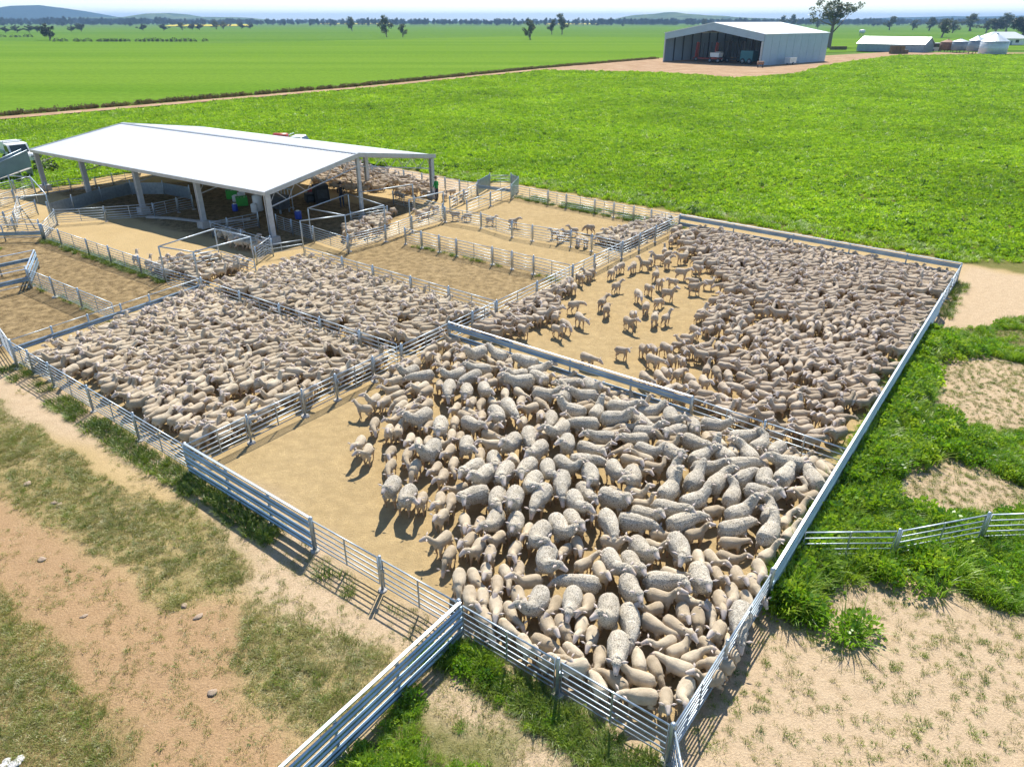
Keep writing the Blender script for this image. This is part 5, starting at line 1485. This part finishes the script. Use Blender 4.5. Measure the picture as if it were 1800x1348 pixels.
def boxy_tractor(label, x_, y_, mat):
    t = tag(empty('tractor', ms_pt(x_, y_), ang_m), label, 'tractor')
    MB().box((0, -.9, 1.55), (1.3, 2.2, 1.0), top=(.85, .95)).build('bonnet', mat, t)
    c = MB().box((0, 1.2, 2.2), (1.7, 1.7, 1.7), top=(.9, .88)).build('cab', M['glass'], t)
    MB().box((0, 1.2, 3.12), (1.8, 1.8, .16)).build('cab_roof', M['white'], c)
    for s_ in (-1, 1):
        for yy_, rr in ((1.3, .95), (-1.5, .65)):
            ty = MB().tube([(s_ * 1.05 - .25, yy_, rr), (s_ * 1.05 - .2, yy_, rr), (s_ * 1.05 + .2, yy_, rr), (s_ * 1.05 + .25, yy_, rr)], [rr * .88, rr, rr, rr * .88], 16).build('tyre', M['black'], t)
            MB().tube([(s_ * 1.05 - .27, yy_, rr), (s_ * 1.05 + .27, yy_, rr)], rr * .5, 10).build('rim', M['white'], ty)
    MB().tube([(.5, -1.2, 2.0), (.5, -1.2, 3.0)], .07, 6).build('exhaust', M['dark_steel'], t)
boxy_tractor('dark tractor parked in the shadow of the machinery shed', Wm * .46, 6, M['red'])
def chaser(label, x_, y_, mat):
    t = tag(empty('grain_trailer', ms_pt(x_, y_), ang_m), label, 'trailer')
    MB().box((0, 0, 2.7), (4.4, 3.2, 2.4)).build('bin', mat, t)
    MB().box((0, 0, 1.15), (4.4, 3.2, .7), top=(1, 1)).box((0, 0, .9), (2.0, 2.0, .5)).build('hopper', mat, t)
    MB().tube([(-2.4, -1.2, 1.2), (-3.0, -1.4, 4.6)], .22, 8).build('auger', M['dark_steel'], t)
    for s_ in (-1, 1): wheel(t, s_ * 1.2, -1.5, .85, .5)
chaser('teal grain trailer just inside the machinery shed opening', Wm * .80, 5, M['teal'])
def seeder(label, x_, y_):
    t = tag(empty('seeder', ms_pt(x_, y_), ang_m), label, 'machine')
    MB().box((0, 0, 2.4), (3.2, 2.2, 1.3), top=(1.1, 1.1)).build('bin', M['white'], t)
    MB().box((0, 0, 1.3), (3.4, 2.4, .3)).build('frame', M['red'], t)
    for s_ in (-1, 1): wheel(t, s_ * 1.5, -1.1, .7, .4)
seeder('seeder with white bin between the red machine and the dark cultivator', Wm * .50, 3.5)
tr = tag(empty('fuel_trailer', ms_pt(Wm + 3.2, 12), ang_m + math.pi / 2), 'small white-lidded fuel trailer beside the machinery shed wall', 'trailer')
MB().box((0, 0, 1.2), (4.0, 1.8, 1.4)).build('tank', M['tin'], tr)
MB().box((0, 0, 1.97), (4.1, 1.9, .12)).build('lid', M['white'], tr)
MB().tube([(2.0, 0, .6), (5.2, 0, .6)], .1, 6).build('drawbar', M['dark_steel'], tr)
for s_ in (-1, 1): wheel(tr, 0, s_ * .95, .4, .25)
wk = tag(empty('oil_drum_stand', base(1336, 119, 0)), 'rusty oil drum stand at the open corner of the machinery shed', 'stand')
MB().tube([(-.9, 0, 1.2), (.9, 0, 1.2)], .5, 12).build('drum', M['rust'], wk)
for s_ in (-.7, .7): MB().box((s_, 0, .4), (.12, .9, .8)).build('leg', M['dark_steel'], wk)

# low shed
la, lb = base(1505, 90, 0), base(1622, 93, 0)
d = lb - la; Ll = d.length
ls = tag(empty('low_shed', la, math.atan2(d.y, d.x)), 'long low shed with pale roof and blue-grey wall beside the farmyard', 'shed')
hl_ = height_to(la.x, la.y, 77)
for k in range(6):
    MB().box((Ll * (k + .5) / 6, 0, hl_ / 2), (Ll / 6 - .06, .2, hl_)).build('wall_panel', M['tin_dark'], ls)
MB().prism([(0, 0), (14, 0), (14, hl_), (7, hl_ + 2.6), (0, hl_)], Ll - .2, Ll, 0, 'x').build('gable_wall', M['tin_dark'], ls)
MB().prism([(.2, 0), (14, 0), (14, hl_), (7, hl_ + 2.6), (.2, hl_)], 0, .2, 0, 'x').build('gable_wall', M['tin_dark'], ls)
for y0, z0_, y1, z1_ in ((-.5, hl_ - .1, 7, hl_ + 2.75), (14.5, hl_ - .1, 7, hl_ + 2.75)):
    MB().add([(-.4, y0, z0_), (Ll + .4, y0, z0_), (Ll + .4, y1, z1_), (-.4, y1, z1_), (-.4, y0, z0_ + .15), (Ll + .4, y0, z0_ + .15), (Ll + .4, y1, z1_ + .15), (-.4, y1, z1_ + .15)],
             [(3, 2, 1, 0), (4, 5, 6, 7), (0, 1, 5, 4), (1, 2, 6, 5), (2, 3, 7, 6), (3, 0, 4, 7)]).build('roof_slope', M['tin'], ls)

def silo(label, u, v, vt, wpx, mat, cone=1.6, stand=0.0, name='grain_silo', cat='silo', rings=6):
    p = base(u, v, 0); h = height_to(p.x, p.y, vt); dd = math.hypot(p.x, p.y); r_ = wpx / 2 / F_PX * dd
    t = tag(empty(name, p), label, cat)
    b = MB().tube([(0, 0, stand), (0, 0, h)], r_, 24); b.build('barrel', mat, t)
    for k in range(1, rings):
        z_ = stand + (h - stand) * k / rings
        MB().tube([(0, 0, z_ - .06), (0, 0, z_ + .06)], r_ + .05, 24).build('ring', mat, t)
    MB().tube([(0, 0, h + .01), (0, 0, h + cone), (0, 0, h + cone + .3)], [r_ + .15, r_ * .12, r_ * .1], 24, 0, False).build('cone_roof', M['tin'] if mat is not M['rust'] else M['rust'], t)
    if stand:
        for k in range(4): MB().box((r_ * .7 * math.cos(k * 1.57 + .8), r_ * .7 * math.sin(k * 1.57 + .8), stand / 2), (.2, .2, stand)).build('leg', M['dark_steel'], t)
    return t
silo('rust-streaked silo beside the small truck hut', 1662, 92, 74.5, 18, M['rust'], 1.0, .8)
silo('first blue-grey silo, next to the rusty one', 1684, 93, 73.5, 20, M['tin_dark'], .9, .9)
silo('second blue-grey silo, taller, between its twin and the wide pale silo', 1712, 95, 71.5, 20, M['tin_dark'], 1.6, .9)
silo('wide pale ribbed silo at the end of the silo row', 1743, 97, 73, 34, M['tin'], 2.6, 0, rings=8)
silo('small pale water tank on a stand behind the low shed', 1514, 64, 53.5, 8, M['tin'], .5, 2.2, 'water_tank', 'tank', 3)
hut = tag(empty('truck_hut', base(1641, 91, 0), .2), 'small white-roofed hut with dark windows at the end of the low shed', 'hut')
MB().box((0, 0, 1.0), (4.6, 3.0, 1.6)).build('body', M['white'], hut)
MB().box((0, 0, 2.5), (4.4, 2.8, 1.4)).build('window_band', M['glass'], hut)
MB().box((0, 0, 3.35), (5.2, 3.6, .3)).build('roof', M['white'], hut)
for s_ in (-1, 1): wheel(hut, s_ * 1.5, -1.4, .5, .3)
def hay(label, u, v, n_, seed):
    r = random.Random(seed); p = base(u, v, 0); t = tag(empty('hay_stack', p, .15), label, 'hay')
    for k in range(n_):
        MB().box((-3.2 + (k % 4) * 2.0 + r.uniform(-.1, .1), r.uniform(-.2, .2), .75 + 1.5 * (k // 4)), (1.9, 1.6, 1.45), 0, r.uniform(-.06, .06), (.96, .95)).build('bale', M['hay'], t)
hay('weathered stack of bales against the low shed', 1580, 95, 7, 4)
hay('dark row of old bales between the gum tree and the low shed', 1474, 88, 4, 5)
hs = tag(empty('farmhouse', base(1758, 79, 0), -.1), 'white-roofed farmhouse behind the silos among trees', 'house')
MB().box((0, 0, 1.7), (20, 11, 3.4)).build('wall', M['white'], hs)
MB().add([(-11.5, -7, 3.3), (11.5, -7, 3.3), (11.5, 7, 3.3), (-11.5, 7, 3.3), (-6, 0, 6.6), (6, 0, 6.6)], [(3, 2, 1, 0), (0, 1, 5, 4), (1, 2, 5), (2, 3, 4, 5), (3, 0, 4)]).build('roof', M['roofing'], hs)
for k in range(3): MB().box((-6 + k * 6, -5.54, 1.9), (1.8, .1, 1.4)).build('window', M['glass'], hs)
MB().box((2.9, -5.54, 1.1), (1.0, .1, 2.1)).build('door', M['tin_dark'], hs)

# ------------------------------------------------------------------ trees
def limb_tree(seed, h, spread, lean, n_cl, n_leaf, leaf, bare=.3, stems=1, puff=1.0):
    r = random.Random(seed); tb, cb_ = MB(), MB(); tips = []
    for s_ in range(stems):
        a0 = r.uniform(0, 6.28); base_ = Vector((r.uniform(-.06, .06) * h * (stems > 1), r.uniform(-.06, .06) * h * (stems > 1), -.02 * h))
        top = base_ + Vector((lean * h + math.cos(a0) * .12 * h * (stems > 1), math.sin(a0) * .12 * h * (stems > 1), h * .55))
        m1 = (base_ + top) / 2 + Vector((r.uniform(-.03, .03) * h, r.uniform(-.03, .03) * h, 0))
        tr_ = h * .026 / math.sqrt(stems)
        tb.tube([base_, base_ + Vector((0, 0, .04 * h)), m1, top], [tr_ * 1.7, tr_ * 1.15, tr_ * .9, tr_ * .6], 8)
        nb = max(4, int(9 / stems))
        for k in range(nb):
            t = r.uniform(bare + .12, 1.0); st_ = m1.lerp(top, (t - .5) * 2) if t > .5 else base_.lerp(m1, t * 2)
            a = k * 2.4 + r.uniform(-.5, .5); el = r.uniform(.25, 1.15)
            l = spread * h * r.uniform(.5, 1.0) * (1.15 - .3 * t)
            e = st_ + Vector((math.cos(a) * math.cos(el) * l, math.sin(a) * math.cos(el) * l, math.sin(el) * l + .06 * h))
            tb.tube([st_, (st_ + e) / 2 + Vector((0, 0, -.02 * h)), e], [tr_ * .5, tr_ * .33, tr_ * .14], 6)
            tips += [e, (st_ + e) / 2 + Vector((r.uniform(-.05, .05), r.uniform(-.05, .05), .05)) * h]
        tips.append(top + Vector((0, 0, .2 * h)))
    for k in range(n_cl):
        c = tips[k % len(tips)] + Vector((r.gauss(0, .05), r.gauss(0, .05), r.gauss(.03, .045))) * h
        c.z = min(c.z, h * .97)
        rr = h * r.uniform(.055, .12) * puff
        for q_ in range(n_leaf):
            v = Vector((r.gauss(0, 1), r.gauss(0, 1), r.gauss(0, .75))); v = v.normalized() * rr * r.random() ** .4
            p = c + v
            s_ = leaf * r.uniform(.6, 1.4)
            u_ = Vector((r.gauss(0, 1), r.gauss(0, 1), r.gauss(-.5, .8))).normalized(); w_ = u_.cross(Vector((r.gauss(0, 1), r.gauss(0, 1), r.gauss(0, 1)))).normalized()
            cb_.add([p - w_ * s_ * .35, p + u_ * s_ * .6, p + w_ * s_ * .35, p - u_ * s_ * .6], [(0, 1, 2, 3)])
    tm = tb.mesh('trunk'); tm.materials.append(M['bark'])
    cm = bpy.data.meshes.new('crown'); cm.from_pydata(cb_.v, [], cb_.f); cm.update()
    return tm, cm
kinds = [limb_tree(1, 1.0, .46, .03, 70, 34, .026, .3, 1, .62), limb_tree(2, 1.0, .34, .0, 52, 60, .036, -.05), limb_tree(3, 1.0, .40, .02, 60, 60, .034, -.05, 3), limb_tree(4, 1.0, .46, -.03, 70, 60, .036, -.08),
         limb_tree(5, 1.0, .34, .02, 42, 60, .034, .12)]
for k, (tm, cm) in enumerate(kinds): cm.materials.append(M['gum_leaf'] if k in (0, 1, 2, 4) else M['dark_leaf'])
def joined(tm, cm, mat):
    b = bmesh.new(); b.from_mesh(tm); 
    for f in b.faces: f.material_index = 0
    n0 = len(b.faces); b.from_mesh(cm); b.faces.ensure_lookup_table()
    for f in b.faces[n0:]: f.material_index = 1
    m_ = bpy.data.meshes.new('far_tree'); b.to_mesh(m_); b.free(); m_.materials.append(M['bark']); m_.materials.append(mat); return m_
def tree(label, u, v, vt, k, rz=None, group=None, wide=1.0, name='gum_tree'):
    p = base(u, v, 0); h = height_to(p.x, p.y, vt)
    t = tag(empty(name, p, rnd.uniform(0, 6.28) if rz is None else rz), label, 'tree', group)
    for nm, me_ in zip(('trunk', 'crown'), kinds[k]):
        place(nm, me_, t, (0, 0, 0), 0, (h * wide, h * wide, h))
    return t
tree('tallest gum tree with open crown behind the machinery shed', 1457, 83, -26, 0, R(40), None, 1.25)
tree('broad dark gum standing alone in the field below the blue hill', 88, 71, 37, 3, None, None, 1.15)
tree('round gum standing alone in the middle of the far wheat', 619, 55, 26, 1)
tree('dense multi-stemmed gum, taller of the pair in the far wheat', 680, 65, 25, 2, None, None, 1.05)
tree('small gum at the foot of the multi-stemmed gum', 708, 65, 39, 1)
tree('funnel-shaped gum alone at the near edge of the far wheat', 932, 70, 29, 1, R(50), None, .95)
tree('leaning thin-crowned gum beside the tall slender gum', 970, 60.5, 30, 4)
tree('tall slender gum with a tuft crown', 988, 60.5, 18, 4, None, None, .85)
tree('small round gum just above the machinery shed ridge', 1238, 50, 31, 1)
tree('dark paired gum behind the white shed roof', 1374, 50, 26, 2)
tree('grey gum next to the paired gum behind the white roof', 1390, 50, 24, 2)
tree('small gum in front of the tallest gum, beside the shed end', 1437, 51, 31, 1)
rt = [(1563, 53, 25, 4, 'upright gum behind the small water tank'), (1537, 46, 35, 1, 'thin-stemmed small gum behind the low shed roof'), (1604, 53, 33, 1, 'low bushy gum behind the low shed'), (1632, 54, 29, 2, 'broad gum behind the end of the low shed'), (1655, 66, 28, 4, 'two-legged gum above the hut roof'),
      (1674, 58, 33, 1, 'gum just above the blue-grey silos'), (1706, 55, 22, 2, 'high-crowned gum behind the silos'), (1733, 58, 29, 4, 'gum above the farmhouse ridge'), (1750, 58, 26, 3, 'dark gum above the wide pale silo'), (1768, 56, 21, 2, 'tall gum at the end of the farmhouse'), (1795, 66, 18, 3, 'large dark gum cut by the picture edge')]
for u, v, vt, k, lb_ in rt: tree(lb_, u, v, vt, k, None, 'gums round the farmstead', 1.5)
lt_ = [(10, 58, 45, 3, 'dark gum at the picture edge below the hill'), (30, 57.5, 43, 3, 'second dark gum from the edge below the hill'), (52, 57, 42, 3, 'dark gum between the edge pair and the broad gum'), (66, 57, 44, 3, 'low dark gum just before the broad gum'), (143, 55.5, 39, 3, 'dense round dark gum below the hill end'), (126, 56, 44, 3, 'smaller dark gum beside the dense round one'),
       (252, 54, 41, 3, 'dark wide gum below the second rise'), (288, 54, 41, 3, 'dark gum beside the wide one below the second rise'), (321, 53, 39, 2, 'gum at the near end of the yellow canola'), (338, 53, 41, 3, 'dark gum before the canola middle'), (351, 53, 40, 3, 'dark gum at the canola middle'), (380, 51.5, 36, 2, 'tall gum above the canola'), (392, 51.5, 37, 2, 'gum beside the tall one above the canola'), (425, 51, 39, 3, 'dark gum at the far end of the canola'), (440, 51, 40, 3, 'last dark gum after the canola')]
for u, v, vt, k, lb_ in lt_: tree(lb_, u, v, vt, k, None, 'gums along the far fence line', 1.7)
FAR = [joined(*kinds[k], M['dark_leaf']) for k in (1, 2, 3)]
r = random.Random(77)
fx = []
u = -60.0
while u < 1860:
    u += r.choice([5, 7, 9, 12, 18, 30])
    v = r.uniform(42.5, 47.5)
    if 1200 < u < 1420: v -= 1.5
    fx.append((u, v, v - r.uniform(5.5, 9.5)))
for u, v, vt in fx:
    p = base(u, v, 0); h = max(6, height_to(p.x, p.y, vt))
    tag(place('far_tree', r.choice(FAR), None, p, r.uniform(0, 6.28), (h * 1.4, h * 1.4, h)), 'tiny dark tree in the scattered line along the horizon', 'tree', 'trees along the horizon')
# unbroken wood on the horizon, and the bush on the hills
pts, scs = [], []
for k in range(3200):
    u = r.uniform(-150, 1950); dd = r.uniform(2100, 3900)
    if 440 < u < 1050 and r.random() < .45: continue
    x_ = (u - 900) / 1403.0 * dd
    pts.append((x_, dd, -.3)); scs.append(r.uniform(10, 21) * (1.15 if u < 300 else 1.0))
wood_src = source_collection('wood_sources', [src('wood_%d' % i, m_) for i, m_ in enumerate(FAR)])
scatter('distant_woods', pts, [(0, 0, r.uniform(0, 6.28)) for _ in pts], scs, [r.randrange(3) for _ in pts], wood_src, 'unbroken dark woods along the horizon')
# low bushes in the far field
for k, u in enumerate([4, 24, 32, 46, 53, 100, 113, 135, 141, 155, 174, 181, 188, 194, 201, 209, 216, 224, 243, 250, 258, 265, 273, 281, 290, 298, 306, 313, 322, 331, 340, 361]):
    p = base(u, 74.0 if u > 90 else 66, 0)
    tag(place('low_bush', LOWB if k else globals().setdefault('LOWB', (lambda m_: m_)(bushy(40, 260, 1.0, 1.0, .16, M['dark_leaf']))), None, p, r.uniform(0, 6), (r.uniform(2.0, 3.2), r.uniform(1.6, 2.4), r.uniform(1.6, 2.8))),
        'dark low bush in the row dividing the far wheat' if u > 90 else 'dark low bush near the broad gum below the hill', 'bush', 'bushes dividing the far wheat' if u > 90 else 'bushes below the hill')
tag(place('shrub', bushy(41, 420, .9, 1.5, .16, M['dark_leaf']), None, base(84, 302, 0), 0, (1.1, 1.1, 1.0)), 'dark green shrub behind the end column of the sheep shed', 'shrub')

# ------------------------------------------------------------------ stones and scraps on the ground
STN = []
for k in range(3):
    b = MB().ell((0, 0, .12), (.5, .38, .3), 0, 9, 6)
    b.v = [tuple(Vector(v) * (1 + .5 * mnoise.noise(Vector(v) * 3.1 + Vector((k * 5, 0, 0))))) for v in b.v]
    STN.append(unit_mesh(b, 'stone', M['stone']))
for u, v, s_, lb_ in ((74, 983, .26, 'flat brown stone on the red dirt'), (148, 1083, .18, 'stone at the edge of the dark wet patch'), (349, 1084, .24, 'pale stone at the tip of the olive grass'), (324, 1065, .22, 'pale stone inside the tip of the olive grass'),
                      (372, 1217, .24, 'round stone alone on the lower dirt'), (50, 850, .30, 'larger pale stone in the olive grass'), (97, 885, .26, 'pale stone pair member, nearer the grass'), (104, 888, .24, 'pale stone pair member, beside its twin')):
    tag(place('stone', STN[rnd.randrange(3)], None, base(u, v, 0), rnd.uniform(0, 6), (s_ * .9, s_ * .9, s_ * .55)), lb_, 'stone', 'stones outside the pens')
b = MB()
for k in range(9): b.ell((rnd.uniform(-.2, .2), rnd.uniform(-.12, .12), .05), (rnd.uniform(.08, .14), rnd.uniform(.07, .1), rnd.uniform(.04, .07)), 0, 8, 5)
tag(place('wool_scrap', grow(b, .02, 2, 900, 'wool_scrap', lambda p: .012 * mnoise.noise(p * 30)), None, base(20, 1341, 0), .4, (.75, .75, .5)), 'scrap of white wool lying on the grass at the picture corner', 'wool')
bpy.data.objects['wool_scrap'].data.materials.append(M['wool_tuft'])

# ------------------------------------------------------------------ haze
hm = bpy.data.materials.new('haze_air'); hm.use_nodes = True
nt = hm.node_tree; nt.nodes.clear()
pvn = N(nt, "ShaderNodeVolumePrincipled"); pvn.inputs['Color'].default_value = (.38, .64, 1.0, 1); pvn.inputs['Density'].default_value = .00012; pvn.inputs['Anisotropy'].default_value = 0.0
out = N(nt, "ShaderNodeOutputMaterial"); nt.links.new(pvn.outputs[0], out.inputs['Volume'])
hz_ = MB().box((0, 6000, 60), (36000, 21000, 124)).build('haze', hm)
tag(hz_, label='thin pale haze lying over the whole plain', kind='stuff')
